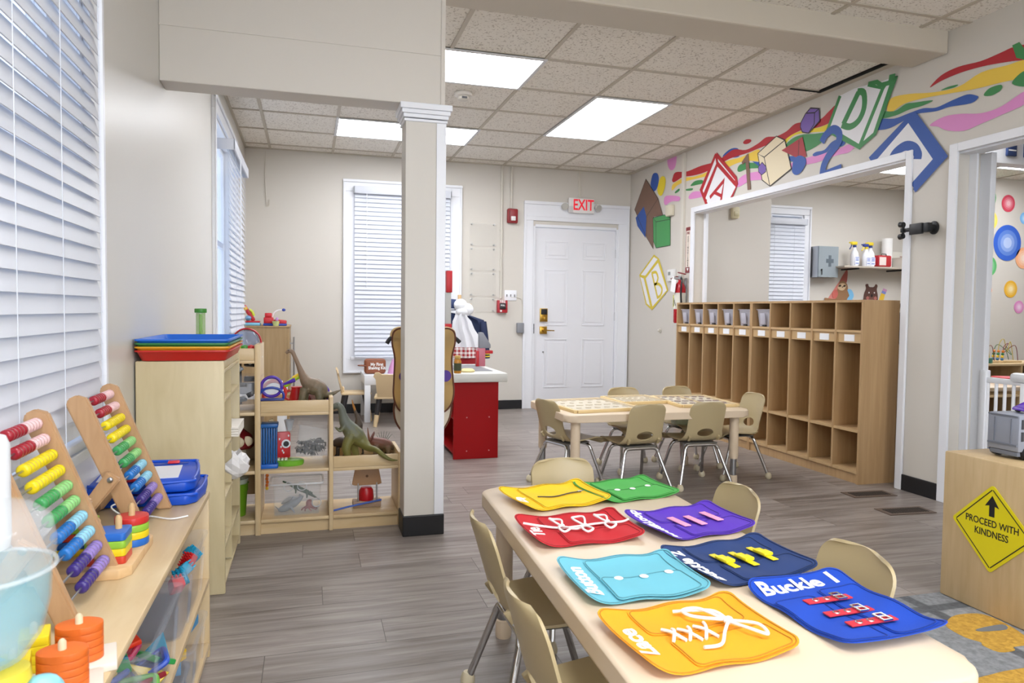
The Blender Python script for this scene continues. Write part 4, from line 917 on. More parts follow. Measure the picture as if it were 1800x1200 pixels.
# ------------------------------------------------------------------ puzzle frames and bin on the far table
def puzzle(loc, rz, w, h, label, dark):
    t = thing('puzzle_frame', label, 'puzzle', loc, rz, 'wooden puzzle frames')
    g = G()
    for s in (-1, 1): g.box(s*w/2-.011, -h/2, 0, s*w/2+.011, h/2, .02, .003); g.box(-w/2+.0115, s*h/2-.011, 0, w/2-.0115, s*h/2+.011, .02, .003)
    part('frame', g, mat('#e0c58f', .45), t); part('tray', G().box(-w/2+.0115, -h/2+.0115, 0, w/2-.0115, h/2-.0115, .008), mat('#e2d6bd', .6), t)
    g = G(); n = 7
    for i in range(n):
        for j in range(5):
            a = -w/2+.03+(w-.06)*i/(n-1); b = -h/2+.03+(h-.06)*j/4
            g.prism(oval(.014+.006*((i*3+j) % 3), .012+.004*((i+j*2) % 3), 7, a, b), .0082, .0125)
    part('shapes', g, mat('#75504a' if dark else '#cbb892', .6), t)
    if dark: part('divider', G().box(-.004, -h/2+.012, .0081, .004, h/2-.012, .0185), mat('#e0c58f', .45), t)
    part('cover', G().box(-w/2+.012, -h/2+.012, .019, w/2-.012, h/2-.012, .0215), mat('#eef0ee', .04, alpha=.16), t, smooth=0)
    return t
puzzle((1.74, 4.22, TZ), 6, .46, .52, 'pale wooden puzzle frame at the left end of the table', False)
puzzle((2.16, 4.42, TZ), 3, .34, .34, 'wooden puzzle frame under a clear cover in the middle of the table', False)
puzzle((2.53, 4.28, TZ), -5, .40, .5, 'wooden puzzle frame with dark pieces at the right end of the table', True)
t = thing('clear_bucket', 'clear greenish plastic bucket between the chairs at the puzzle table', 'bucket', (2.53, 4.45, .306), 0); part('tub', open_bin(.12, .12, .128, .8), mat('#bfd3b4', .1, alpha=.4), t)
# ------------------------------------------------------------------ floor registers
for x0, y0, lab in ((3.31, 3.515, 'brown metal floor vent nearer the lockers'), (3.23, 3.16, 'brown metal floor vent nearer the camera')):
    t = thing('floor_vent', lab, 'floor vent', (x0, y0, 0), -4, 'floor vents')
    part('flange', G().box(-.15, -.065, 0, .15, .065, .004, .001), mat('#6d5d52', .45, .3), t, smooth=0)
    g = G()
    for k in range(15): g.box(-.118+.0165*k, -.04, .0041, -.109+.0165*k, .04, .0055)
    part('slots', g, mat('#211d1b', .7), t, smooth=0)
# ================================================================== LOW SHELF BY THE WINDOW
def ztone(h1, h2, z0, z1, rough=.5):
    """moulded toy skin: belly colour below, back colour above, mottled"""
    m = bpy.data.materials.new('mottled_skin'); m.use_nodes = True
    nt = m.node_tree; p = nt.nodes['Principled BSDF']; N = nt.nodes.new; K = nt.links.new
    t = N('ShaderNodeTexCoord'); s = N('ShaderNodeSeparateXYZ'); K(t.outputs['Object'], s.inputs[0])
    n = N('ShaderNodeTexNoise'); n.inputs['Scale'].default_value = 45; n.inputs['Detail'].default_value = 4; K(t.outputs['Object'], n.inputs['Vector'])
    mr = N('ShaderNodeMapRange'); mr.inputs[1].default_value = z0; mr.inputs[2].default_value = z1; K(s.outputs['Z'], mr.inputs[0])
    a = N('ShaderNodeMath'); a.operation = 'MULTIPLY_ADD'; a.inputs[1].default_value = .9; K(n.outputs['Fac'], a.inputs[0]); 
    b = N('ShaderNodeMath'); b.operation = 'SUBTRACT'; b.inputs[1].default_value = .45; K(mr.outputs[0], b.inputs[0]); K(b.outputs[0], a.inputs[2])
    r = N('ShaderNodeValToRGB'); r.color_ramp.elements[0].color = lin(h1); r.color_ramp.elements[1].color = lin(h2); r.color_ramp.elements[0].position = .2; r.color_ramp.elements[1].position = .8
    K(a.outputs[0], r.inputs[0]); K(r.outputs[0], p.inputs['Base Color']); p.inputs['Roughness'].default_value = rough
    return m
def fuse(name, g, m, parent=None, voxel=.004):
    """melt the overlapping pieces of a moulded figure into one continuous skin"""
    o = part(name, g, m, parent, smooth=0)
    md = o.modifiers.new('r', 'REMESH'); md.mode = 'VOXEL'; md.voxel_size = voxel
    s = o.modifiers.new('s', 'SMOOTH'); s.iterations = 3; s.factor = .5
    dg = bpy.context.evaluated_depsgraph_get(); dg.update()
    me = bpy.data.meshes.new_from_object(o.evaluated_get(dg)); o.modifiers.clear(); o.data = me
    for p in me.polygons: p.use_smooth = True
    return o
SX0, SX1, SY0, SY1, ST = -.612, -.30, .30, 2.37, .525
t = thing('low_shelf', 'long low maple shelf under the window, with abacuses and sorting toys on it', 'shelf', (0, 0, 0))
part('top', G().box(SX0, SY0, ST-.018, SX1, SY1, ST, .004), MAPLEY, t)
for y0 in (SY0+.002, SY1-.02): part('side_panel', G().box(SX0, y0, 0, SX1-.002, y0+.018, ST-.0185, .002), MAPLE, t)
part('back_panel', G().box(SX0, SY0+.021, .03, SX0+.01, SY1-.021, ST-.019), MAPLEY, t, smooth=0)
part('middle_shelf', G().box(SX0+.0105, SY0+.0205, .236, SX1-.002, SY1-.0205, .254, .003), MAPLEY, t)
part('bottom_shelf', G().box(SX0+.0105, SY0+.0205, .03, SX1-.002, SY1-.0205, .048, .003), MAPLEY, t)
part('kick_board', G().box(SX1-.03, SY0+.0205, 0, SX1-.015, SY1-.0205, .0295), MAPLEY, t, smooth=0)
TUB = mat('#d3d7e2', .12, alpha=.10)
def tub(x, y, z, L, W, H, label, grp, m=TUB, rz=0, taper=.9):
    t = thing('storage_tub', label, 'tub', (x, y, z), rz, grp); part('tub', open_bin(L, W, H, taper, r=.025), m, t)
    for s in (-1, 1): part('rib', G().box(L/2*.95-.004, s*W*.3-.004, .03, L/2*.95+.003, s*W*.3+.004, H-.012, .002, RY(4)), m, t)
    return t
ups = []
for k, (y, lab) in enumerate(((2.085, 'clear tub on the middle shelf nearest the tall shelf, with red combs and blocks'), (1.655, 'clear tub in the middle of the low shelf, full of mixed plastic pieces'), (1.215, 'clear tub on the middle shelf closest to the camera'))):
    tub(-.445, y, .2545, .29, .375, .17, lab, 'tubs in the low shelf')
for y, lab in ((2.12, 'clear tub on the bottom shelf nearest the tall shelf, with building bricks'), (1.80, 'clear tub on the bottom shelf with yellow and blue bricks'), (1.46, 'clear tub on the bottom shelf closest to the camera')):
    tub(-.42, y, .0485, .24, .27, .135, lab, 'tubs in the low shelf')
CC = ['#d8262c', '#e8401f', '#c81e5c', '#1fa0c8', '#2f9a4a', '#2a50b8', '#e8c81f', '#7a1422', '#6aa84a']
CN = dict(zip(CC, ['red', 'orange red', 'crimson', 'light blue', 'green', 'blue', 'yellow', 'dark red', 'leaf green']))
def comb(x, y, z, a, b, c, h, label):
    t = thing('comb_block', label, 'plastic block', M=T(x, y, z) @ RZ(a) @ RX(b) @ RY(c), group='loose pieces in the tubs')
    part('body', G().box(-.022, -.015, -.012, .022, .015, .012, .003), mat(h, .4), t)
    g = G()
    for k in range(6):
        for j in range(3): g.cyl((-.018+.0072*k, -.01+.01*j, .0125), (-.018+.0072*k, -.01+.01*j, .022), .0028, .002, seg=6)
    part('bristles', g, mat(h, .4), t)
for i in range(20): comb(-.55+.07*(i % 4)+.012*(i % 2), 1.95+.06*(i//4), .285+.033*((i*5) % 4), 40*i, 25*(i % 3), 15*(i % 4), CC[i % 4] if i % 3 else '#d8262c', CN[CC[i % 4] if i % 3 else '#d8262c']+' bristled plastic block in the tub nearest the tall shelf')
def wedge(x, y, z, a, b, h, label, kind):
    t = thing('plastic_tile', label, 'plastic piece', M=T(x, y, z) @ RZ(a) @ RX(b), group='loose pieces in the tubs')
    if kind == 0: part('tile', G().prism([(-.04, -.035), (.04, -.035), (0, .045)], -.004, .004, bev=.002), mat(h, .25, alpha=.85), t)
    elif kind == 1:
        g = G(); P = rrect(-.035, -.035, .035, .035, .008, 3); g.tube([(p[0], p[1], 0) for p in P], .007, 8, True); part('ring', g, mat(h, .3), t); part('window', G().box(-.03, -.03, -.002, .03, .03, .002), mat(h, .1, alpha=.5), t)
    else: part('plate', G().box(-.04, -.03, -.006, .04, .03, .006, .003), mat(h, .3), t)
for i in range(30): wedge(-.55+.07*(i % 4), 1.52+.04*(i//4)+.01*(i % 2), .275+.030*((i*3) % 4), 53*i, 18*(i % 4)-25, CC[(i*2+3) % 9], CN[CC[(i*2+3) % 9]]+[' triangular tile', ' ring', ' plate'][i % 3]+' in the tub in the middle of the low shelf', i % 3)
for i in range(12): wedge(-.53+.085*(i % 3), 1.08+.08*(i//3), .28+.02*(i % 2), 53*i, 8*(i % 3), ['#4a4f58', '#3f5a4a', '#5a5f6a'][i % 3], 'dull plastic piece in the tub closest to the camera', 2)
def brick(x, y, z, a, h, label, n=3):
    t = thing('building_brick', label, 'brick', (x, y, z), a, 'building bricks in the bottom tubs')
    part('body', G().box(-.016*n, -.032, 0, .016*n, .032, .028, .002), mat(h, .3), t)
    g = G()
    for i in range(n):
        for s in (-1, 1): g.cyl((-.016*n+.016+.032*i, s*.016, .0285), (-.016*n+.016+.032*i, s*.016, .036), .0095, seg=14)
    part('studs', g, mat(h, .3), t)
BL, YB, RB = '#2a9ad6', '#f0c41f', '#d8322c'
for x, y, z, a, h, n in ((-.36, 2.18, .16, 80, BL, 4), (-.37, 2.07, .13, 60, YB, 2), (-.45, 2.12, .10, 20, RB, 2), (-.38, 2.12, .085, 100, BL, 3), (-.47, 2.05, .06, 10, YB, 3), (-.37, 1.86, .15, 70, YB, 2), (-.40, 1.79, .12, 40, '#4a2a1c', 2), (-.36, 1.74, .14, 100, BL, 3), (-.46, 1.80, .08, 10, BL, 2), (-.37, 1.50, .10, 30, YB, 3), (-.44, 1.44, .07, 80, BL, 3)):
    brick(x, y, z, a, h, {BL: 'blue', YB: 'yellow', RB: 'red'}.get(h, 'dark brown')+' building brick lying in a bottom tub', n)
# ------------------------------------------------------------------ abacuses
BEECH = grain('#b08a63', '#c09a72', (6, 6, 1), 8, .45)
def bead_me(h):
    return G().lathe([(.0025, -.0075), (.0085, -.0078), (.0125, -.004), (.0125, .004), (.0085, .0078), (.0025, .0075)], seg=14, M=RX(90)).mesh('bead', mat(h, .28), 50)
BPAIR = [('#9c1c2c', '#e6bfc0'), ('#e6cf12', '#e6cf12'), ('#3f9a55', '#8ccb7c'), ('#1f6db8', '#8cc6dc'), ('#3a2a78', '#8e78bc')]
BMESH = [(bead_me(a), bead_me(b)) for a, b in BPAIR]
def abacus(y0, y1, label, dx=0):
    t = thing('abacus', label, 'abacus', (0, y0, ST), 0, 'wooden abacuses')
    p0 = Vector((-.395+dx, 0, .0)); p1 = Vector((-.535+dx, 0, .345)); d = (p1-p0).normalized(); W = y1-y0
    for y in (0, W):
        nr = Vector((d.z, 0, -d.x))*.024; g = G(); Y0, Y1 = (y-.009, y+.009)
        ring = [p0+nr*.8+Vector((0, 0, .0)), p0-nr*.9, p1-nr*1.0, p1-nr*.6+d*.014, p1+nr*.2+d*.016, p1+nr]
        ring[0].z = .001; ring[1].z = .001
        g.loft([[(q.x, Y0, q.z) for q in ring], [(q.x, Y1, q.z) for q in ring]]); bmesh.ops.bevel(g.bm, geom=list(g.bm.edges), offset=.003, segments=2, affect='EDGES', clamp_overlap=True)
        part('side_rail', g, BEECH, t)
        m = p0.lerp(p1, .46); e = Vector((-.575, 0, .003)); yy = y-.02 if y == 0 else y+.02
        g = G(); q = (e-m).normalized(); s = Vector((q.z, 0, -q.x))*.018
        ring = [m+s-q*.012, m-s-q*.012, e-s, e+s]; ring[2].z = ring[3].z = .002
        g.loft([[(r.x, yy-.009, r.z) for r in ring], [(r.x, yy+.009, r.z) for r in ring]]); bmesh.ops.bevel(g.bm, geom=list(g.bm.edges), offset=.004, segments=2, affect='EDGES', clamp_overlap=True)
        part('support_leg', g, BEECH, t); part('bolt', G().ball((m.x, yy+(-.011 if y == 0 else .011), m.z), (.007, .004, .007), 12), STEEL, t)
    for k in range(10):
        c = p0.lerp(p1, .965-.095*k); rod = part('rod', G().cyl((c.x, .009, c.z), (c.x, W-.009, c.z), .0022, seg=8), STEEL, t)
        n = 10; L = .0158
        for b in range(n):
            o = link('bead', BMESH[k//2][0 if b < 5 else 1], t); o.location = (c.x, W-.012-L*(n-b)+L/2, c.z)
    part('crossbar', G().box(-.58, -.011, .004, -.562, W+.011, .022, .003), BEECH, t)
    return t
abacus(1.905, 2.185, 'wooden abacus nearer the tall shelf, beads pushed to the far side')
abacus(1.39, 1.665, 'wooden abacus closest to the camera, beads pushed to the far side', -.008)
# ------------------------------------------------------------------ sorting toys
PEG = mat('#c8a676', .5)
t = thing('sorting_board', 'thick wooden peg board holding the red, blue and green topped stacks', 'peg board', (-.46, 1.76, ST))
part('board', G().prism([(-.095, -.13), (.075, -.13), (.095, -.105), (.095, .105), (.08, .13), (-.095, .13)], 0, .022, bev=.003), grain('#cda777', '#d9b88a', (1, 6, 6), 6, .45), t)
PG = [(.062, .045), (.02, -.07), (.058, -.055), (-.045, .0), (-.05, .06)]
for x, y in PG: part('peg', G().lathe([(.001, .022), (.007, .022), (.007, .112), (.004, .118), (.001, .119)], (x, y, 0), 12), PEG, t)
def piece(poly, x, y, z, h, label, grp, th=.0165, nm='stacking_ring'):
    return solo(nm, G().prism(poly, 0, th, bev=.002), mat(h, .35), label, 'stacking piece', grp, (x, y, z))
SG = 'stacking pieces on the peg board'
for i, (h, n) in enumerate((('#2568c0', 'blue'), ('#e6cb1c', 'yellow'), ('#8fbf3a', 'green'), ('#c82f2c', 'red'))):
    piece(oval(.036, .036, 28), -.46+.062, 1.76+.045, ST+.0222+.0168*i, h, n+' round ring of the round stack on the peg board', SG)
for i, (h, n) in enumerate((('#c9402a', 'red'), ('#e6cb1c', 'yellow'), ('#8fbf3a', 'green'), ('#2568c0', 'blue'))):
    piece(rrect(-.04, -.035, .04, .035, .008, 3), -.46+.04, 1.76-.063, ST+.0222+.0168*i, h, n+' square tile of the square stack on the peg board', SG, nm='stacking_tile')
for i, (h, n) in enumerate((('#e6cb1c', 'yellow'), ('#2568c0', 'blue'), ('#c9402a', 'red'), ('#8fbf3a', 'green'))):
    piece([(-.035, -.045), (.035, -.045), (.035, .045), (-.035, .045)], -.46-.045, 1.76+.02, ST+.0222+.0168*i, h, n+' oblong tile of the back stack on the peg board', SG, nm='stacking_tile')
for k, (x, y, lab) in enumerate(((-.352, 1.245, 'the farther orange stack'), (-.349, 1.155, 'the orange stack closest to the camera'))):
    t = thing('sorting_board', 'white wooden base under '+lab, 'peg board', (x-.01, y, ST), 14); part('board', G().box(-.075, -.04, 0, .062, .04, .013, .002), mat('#e6ddce', .5), t)
    for px in (.01, -.05): part('peg', G().lathe([(.001, .013), (.0055, .013), (.0055, .082), (.003, .086), (.001, .087)], (px, 0, 0), 12), mat('#dcc7a4', .5), t)
    for i in range(5): solo('stacking_ring', G().prism(oval(.034, .025, 28), 0, .0112, bev=.0012), mat('#dd6a22', .5), ['bottom', 'second from bottom', 'middle', 'second from top', 'topmost'][i]+' orange oval ring of '+lab, 'stacking piece', 'orange oval rings', (x, y+.0025, ST+.0135+.0115*i))
    for i in range(4): o = solo('stacking_tile', G().prism(rrect(-.02, -.025, .02, .025, .003, 2), 0, .0135, bev=.001), mat('#ecd31c', .45), ['bottom', 'second from bottom', 'second from top', 'topmost'][i]+' yellow tile of the stack behind '+lab, 'stacking piece', 'yellow tiles', (x-.058, y-.01, ST+.0135+.0138*i)); o.rotation_euler = (0, 0, .25)
# ------------------------------------------------------------------ drawing boards
def doodle(loc, rx, rz, label):
    t = thing('drawing_board', label, 'drawing board', M=T(*loc) @ RZ(rz) @ RX(rx), group='blue drawing boards'); B = mat('#0e4cc0', .35)
    out = [(-.15, -.12), (.12, -.13), (.145, -.1), (.15, 0), (.14, .1), (.11, .125), (-.15, .125)]
    part('body', G().prism(out, 0, .03, bev=.008), B, t)
    part('frame_rim', G().tube(spline([(p[0]*.96, p[1]*.94, .0305) for p in out], 4, True), .005, 8, True), B, t)
    part('screen', G().box(-.12, -.075, .0301, .095, .065, .0315), mat('#dfe2ea', .3), t); part('slider_track', G().box(-.12, .08, .0301, .11, .098, .032), mat('#0f3f9c', .4), t)
    part('slider', G().box(.05, .078, .0321, .085, .1, .040, .004), mat('#d02a38', .35), t); part('pen', G().cyl((-.1, -.098, .036), (.03, -.098, .036), .007, .004, seg=10), mat('#c72535', .35), t)
    return t
doodle((-.458, 2.337, ST), 0, -2, 'lower blue drawing board lying flat on the low shelf')
doodle((-.475, 2.34, ST+.0425), 3, 4, 'upper blue drawing board resting on another one')
solo('cord', G().tube(spline([(-.32, 2.08, ST+.004), (-.36, 2.06, ST+.004), (-.42, 2.1, ST+.004), (-.47, 2.06, ST+.02), (-.5, 2.05, ST+.05), (-.45, 2.06, ST+.06)], 6), .0022, 6), PAPER, 'thin white cord of the drawing boards', 'cord')
# ------------------------------------------------------------------ toy drink machine at the left edge
t = thing('toy_blender', 'pale blue toy blender with a clear dome lid at the left edge', 'toy', (-.388, .985, ST))
part('base', G().lathe([(.001, 0), (.07, 0), (.072, .01), (.062, .04), (.034, .08), (.03, .132), (.001, .134)]), mat('#8cc8d2', .35), t)
part('spout', G().lathe([(.001, .0), (.026, .0), (.03, .006), (.028, .02), (.001, .024)], (.03, -.01, .112)), mat('#e8d545', .35), t)
part('spout_pipe', G().tube(spline([(.03, 0, .08), (.055, .0, .10), (.075, .005, .10), (.08, .01, .08)], 5), .013, 10), mat('#8cc8d2', .35), t); part('button', G().ball((.04, -.05, .08), (.03, .018, .018), 12), mat('#24406e', .4), t)
part('bowl', G().lathe([(.022, .135), (.05, .142), (.068, .17), (.077, .21), (.079, .255), (.077, .255), (.074, .21), (.065, .173), (.047, .146), (.001, .141)]), mat('#a9dbe6', .12, alpha=.3), t, 'translucent pale blue bowl')
part('dome', G().lathe([(.078, .256), (.08, .29), (.075, .315), (.055, .332), (.03, .338), (.001, .34)], (.008, -.012, 0), cap=False), mat('#eef3f6', .05, alpha=.2), t, 'clear dome lid'); part('rim', G().tube([(.008+.079*math.cos(a*PI/16), -.012+.079*math.sin(a*PI/16), .257) for a in range(32)], .0028, 8, True), mat('#dfe7ea', .2, alpha=.3), t)
part('filler_cap', G().lathe([(.001, .27), (.036, .27), (.038, .285), (.038, .40), (.034, .41), (.001, .412)], (-.012, .03, 0)), mat('#e8ebee', .35, alpha=.85), t)
# ================================================================== TALL SHELF
t = thing('tall_shelf', 'narrow tall maple shelf end-on to the camera, coloured trays on top', 'shelf', (-.615, 2.86, 0)); D, Wd, Hh = .305, .62, .90
PLY = grain('#c4b48c', '#cfc09a', (3, 3, .6), 7, .42)
for y in (0, Wd-.018): part('side_panel', G().box(0, y, 0, D, y+.018, Hh, .006), PLY, t)
part('back_panel', G().box(0, .0185, .03, .008, Wd-.0185, Hh-.02), PLY, t, smooth=0)
part('divider', G().box(.0085, .28, .05, D-.004, .294, Hh-.055), PLY, t)
for z in (.03, .17, .355, .545, .735): 
    for a, b in ((.0185, .2795), (.2945, Wd-.0185)): part('shelf_board', G().box(.0085, a, z, D-.002, b, z+.014, .002), PLY, t)
part('top', G().box(.0085, .0185, Hh-.05, D-.002, Wd-.0185, Hh-.036, .002), PLY, t)
part('front_rail', G().box(D-.02, .0185, Hh-.0355, D-.004, Wd-.0185, Hh-.002, .004), PLY, t); part('kick_board', G().box(D-.03, .0185, 0, D-.015, Wd-.0185, .0295), PLY, t)
for i, (h, n) in enumerate((('#c4281f', 'red'), ('#e0a020', 'yellow'), ('#2e7a3c', 'green'), ('#1f6ad0', 'blue'))):
    t = thing('tray', n+' plastic tray in the stack on the tall shelf', 'tray', (-.45, 3.11, Hh+.001+.0135*i), 0, 'stacked trays'); part('tray', open_bin(.315, .55, .034, .92, .003, .006, .02), mat(h, .35), t)
for i in range(4): solo('paper_stack', G().box(-.27, -.06, 0, .02, .19, .009, .001), mat('#e6e1d8', .8), ['lowest', 'second from bottom', 'second from top', 'topmost'][i]+' pale board of the stack sticking out of the tall shelf', 'board', 'pale boards', (-.305, 3.20, .56+.0105*i))
t = thing('plastic_bag', 'crumpled white plastic bag sticking out of the tall shelf', 'bag', (-.31, 3.19, .37)); random.seed(3); g = G(); g.ball((0, 0, .06), (.06, .06, .06), 14)
for v in g.bm.verts: v.co *= 1+random.uniform(-.22, .18); v.co.z = max(v.co.z, .001)
part('bag', g, mat('#eceaea', .3, alpha=.9), t, smooth=0)
t = thing('sensory_tube', 'green topped clear tube standing behind the trays', 'toy', (-.47, 3.44, Hh-.0)); part('tube', G().lathe([(.001, 0), (.02, 0), (.02, .175), (.001, .175)]), mat('#9cc86a', .15, alpha=.5), t); part('cap', G().cyl((0, 0, .1755), (0, 0, .195), .026, seg=16, bev=.003), mat('#3f8a2e', .4), t); part('core', G().cyl((0, 0, .001), (0, 0, .17), .007, seg=10), mat('#7fae3c', .4), t)
# ================================================================== STEPPED DINOSAUR SHELF (front at y = 3.57)
FY, DD = 3.57, .31
t = thing('stepped_shelf', 'open stepped maple shelf holding toy dinosaurs beside the post', 'shelf', (0, FY, 0))
for x0, x1, h in ((-.612, -.594, .925), (-.252, -.226, .925), (.094, .114, .665), (.435, .453, .378)): part('side_panel', G().box(x0, 0, 0, x1, DD, h, .003), MAPLE, t)
def tray_top(xa, xb, z):
    part('shelf_board', G().box(xa, .0, z-.075, xb, DD, z-.06, .001), MAPLEX, t)
    part('front_rail', G().box(xa, .001, z-.0595, xb, .016, z-.003, .003), MAPLEX, t); part('back_rail', G().box(xa, DD-.016, z-.0595, xb, DD-.001, z-.003, .003), MAPLEX, t)
tray_top(-.5935, -.2525, .91); tray_top(-.2255, .0935, .655); tray_top(.1145, .4345, .372)
for xa, xb, zs in ((-.5935, -.2525, (.60, .315, .075)), (-.2255, .0935, (.315, .075)), (.1145, .4345, (.075,))):
    for z in zs: part('shelf_board', G().box(xa, .002, z-.016, xb, DD-.002, z, .002), MAPLEX, t)
    part('kick_board', G().box(xa, .02, 0, xb, .035, .0585), MAPLEX, t, smooth=0)
part('back_panel', G().box(-.5935, DD-.009, .13, -.2525, DD-.003, .58), MAPLE, t, smooth=0)
def toy(name, label, cat, x, y, z, rz=0, grp=None, M=None): return thing(name, label, cat, (x, y, z), rz, grp, M)
# --- on the tall step
t = toy('toy_helmet', 'clear domed toy helmet with a red and white band on the tall step', 'toy', -.30, 3.75, .852); part('dome', G().lathe([(.065, 0), (.066, .06), (.058, .1), (.04, .13), (.001, .142)], cap=False), mat('#8aa0c4', .08, alpha=.5), t)
g = G(); g.tube([(.068*math.cos(a*PI/14), -.01, .075+.07*math.sin(a*PI/14)) for a in range(15)], .009, 8, flat=.5); part('band', g, mat('#b8242e', .4), t); part('ring', G().tube([(.068*math.cos(a*PI/12), .068*math.sin(a*PI/12), .004) for a in range(24)], .008, 8, True), WHITE, t)
for x, c, n in ((-.335, '#e8cf25', 'yellow'), (-.30, '#3f8f35', 'green'), (-.272, '#c8282c', 'red')):
    t = toy('toy_food', n+' piece of play food at the front of the tall step', 'toy', x, 3.64, .8515, 0, 'play food on the tall step'); part('piece', G().lathe([(.001, 0), (.02, .002), (.026, .03), (.02, .064), (.001, .07)]), mat(c, .4), t)
# --- inside the tall step
t = tub(-.33, 3.70, .6005, .13, .2, .165, 'clear tub of grey gadgets in the tall step', 'tubs in the stepped shelf', taper=.85); t.rotation_euler.z = math.radians(90)
random.seed(5)
for i in range(9): 
    q = thing('gadget', 'grey plastic gadget in the tub of the tall step', 'toy', M=T(-.37+.045*(i % 3), 3.67+.02*(i % 2), .625+.025*i) @ RZ(40*i) @ RX(30*(i % 3)), group='gadgets in the tub'); part('body', G().box(-.03, -.012, -.008, .03, .012, .008, .003), mat(['#5d636b', '#9aa2aa', '#2b2e33'][i % 3], .4, .2), q); part('knob', G().cyl((.012, 0, .008), (.012, 0, .018), .008, seg=10), mat('#c4c9ce', .3, .4), q)
t = toy('toy_mushroom', 'dark red spotted toy house in the middle of the tall step', 'toy', -.36, 3.72, .3155); part('cap', G().lathe([(.001, .185), (.05, .18), (.085, .15), (.095, .1), (.085, .09), (.001, .09)], sx=1.0), mat('#6e1418', .4), t); part('stem', G().lathe([(.001, 0), (.07, 0), (.06, .05), (.055, .0895), (.001, .0895)]), mat('#d8cbb0', .5), t)
for a in (-100, -40, -70): part('spot', G().ball((.088*math.cos(math.radians(a)), .088*math.sin(math.radians(a)), .13), (.026, .012, .026), 12), mat('#d9c9a8', .5), t)
t = toy('bucket', 'lime green bucket at the bottom of the tall step', 'bucket', -.345, 3.69, .0755); part('pail', G().lathe([(.001, 0), (.042, 0), (.05, .12), (.054, .125), (.054, .155), (.058, .16), (.05, .16), (.048, .125), (.04, .004), (.001, .004)]), mat('#6a9a1f', .35), t); part('liner', G().lathe([(.05, .16), (.058, .185), (.044, .178), (.046, .161)], cap=False), mat('#dfe6cf', .2, alpha=.5), t)
# --- middle step, tray on top
PU = mat('#4a2aa0', .3)
t = toy('bug_viewer', 'purple and blue bug viewer on the middle step, left of the long-necked dinosaur', 'toy', 0, 0, 0, M=T(-.176, 3.602, .6525) @ Matrix.Scale(.76, 4))
g = G(); g.tube([(.062*math.cos(a*PI/18), 0, .088+.062*math.sin(a*PI/18)) for a in range(36)], .01, 10, True); part('lens_ring', g, PU, t); part('lens', G().cyl((0, -.002, .088), (0, .003, .088), .056, seg=36), mat('#c4ccd8', .03, alpha=.35), t)
g = G(); g.tube([(.075*math.cos(a*PI/12), .0+.02*math.cos(a*PI/12)*0-.015, .028+.055*max(-.4, math.sin(a*PI/12))) for a in range(24)], .008, 8, True); part('front_hoop', g, mat('#203f9c', .3), t); part('base', G().box(-.078, -.03, 0, .078, .05, .012, .005), mat('#1c2f7a', .35), t)
g = G(); g.tube(spline([(.06, 0, .098), (.09, 0, .108), (.13, 0, .125), (.145, 0, .13)], 5), [.008, .008, .008, .008, .008, .009, .010, .011, .0125, .013, .0135, .014, .014, .013, .012, .007], 10); part('handle', g, PU, t); part('grip_clip', G().box(.052, -.012, .078, .072, .012, .108, .005), PU, t)
t = toy('magnifier', 'green and yellow handled magnifier behind the bug viewer', 'toy', -.11, 3.70, .6005); g = G(); g.tube([(-.06+.055*math.cos(a*PI/14), .01, .08+.055*math.sin(a*PI/14)) for a in range(28)], .009, 8, True); part('hoop', g, mat('#d0352f', .35), t); g = G(); g.tube(spline([(-.01, .01, .11), (.03, .01, .14), (.07, .01, .165), (.078, .01, .168)], 5), .0125, 10); part('handle', g, mat('#a5cf2f', .3), t); part('handle_top', G().tube(spline([(.03, .004, .15), (.06, .004, .168), (.074, .004, .176)], 4), .008, 8), mat('#e8c83a', .35), t)
t = toy('toy_pitcher', 'red toy jug behind the legs of the long-necked dinosaur', 'toy', -.062, 3.76, .6005); part('body', G().lathe([(.001, 0), (.03, 0), (.035, .05), (.026, .09), (.028, .1), (.001, .1)]), mat('#b81f22', .35), t); part('handle', G().tube(spline([(-.03, 0, .08), (-.06, 0, .075), (-.062, 0, .05), (-.03, 0, .03)], 5), .006, 8), mat('#b81f22', .35), t)
t = toy('toy_ball', 'pale ball with a purple rim behind the long-necked dinosaur', 'toy', .045, 3.82, .6005); part('ball', G().ball((0, 0, .055), .05, 20), mat('#c2b4bf', .25), t); part('rim', G().tube([(.005+.051*math.cos(a*PI/14), .0, .055+.051*math.sin(a*PI/14)) for a in range(28)], .005, 8, True), mat('#5a3fb0', .35), t)
for i, (x, c, n) in enumerate(((-.02, '#a9c6a0', 'pale green'), (.005, '#8a2a22', 'dark red'), (.03, '#b8cf3c', 'lime'), (.075, '#b9a88c', 'tan'))):
    t = toy('toy_block', n+' small toy under the long-necked dinosaur', 'toy', x, 3.80+.01*(i % 2), .6005, 20*i, 'small toys in the middle tray'); part('block', G().box(-.011, -.011, 0, .011, .011, .04+.008*i, .003), mat(c, .4), t)
def dino(name, label, M, body, legs, m, voxel=.004, extra=None, grp='toy dinosaurs'):
    t = thing(name, label, 'toy dinosaur', M=M, group=grp); g = G()
    P = spline([b[0] for b in body], 5); R = [b[1] for b in body]; rr = []
    for i in range(len(R)-1):
        for k in range(5): rr.append(R[i]+(R[i+1]-R[i])*k/5)
    rr.append(R[-1]); g.tube(P, rr, 12)
    for pts, r0, r1 in legs:
        Q = spline(pts, 4); n = len(Q); g.tube(Q, [r0+(r1-r0)*i/(n-1) for i in range(n)], 10)
        g.ball((Q[-1].x-.004, Q[-1].y, Q[-1].z+.004), (r1*1.5, r1*1.25, r1*.8), 10)
    if extra: extra(g)
    fuse('body', g, m, t, voxel)
    return t
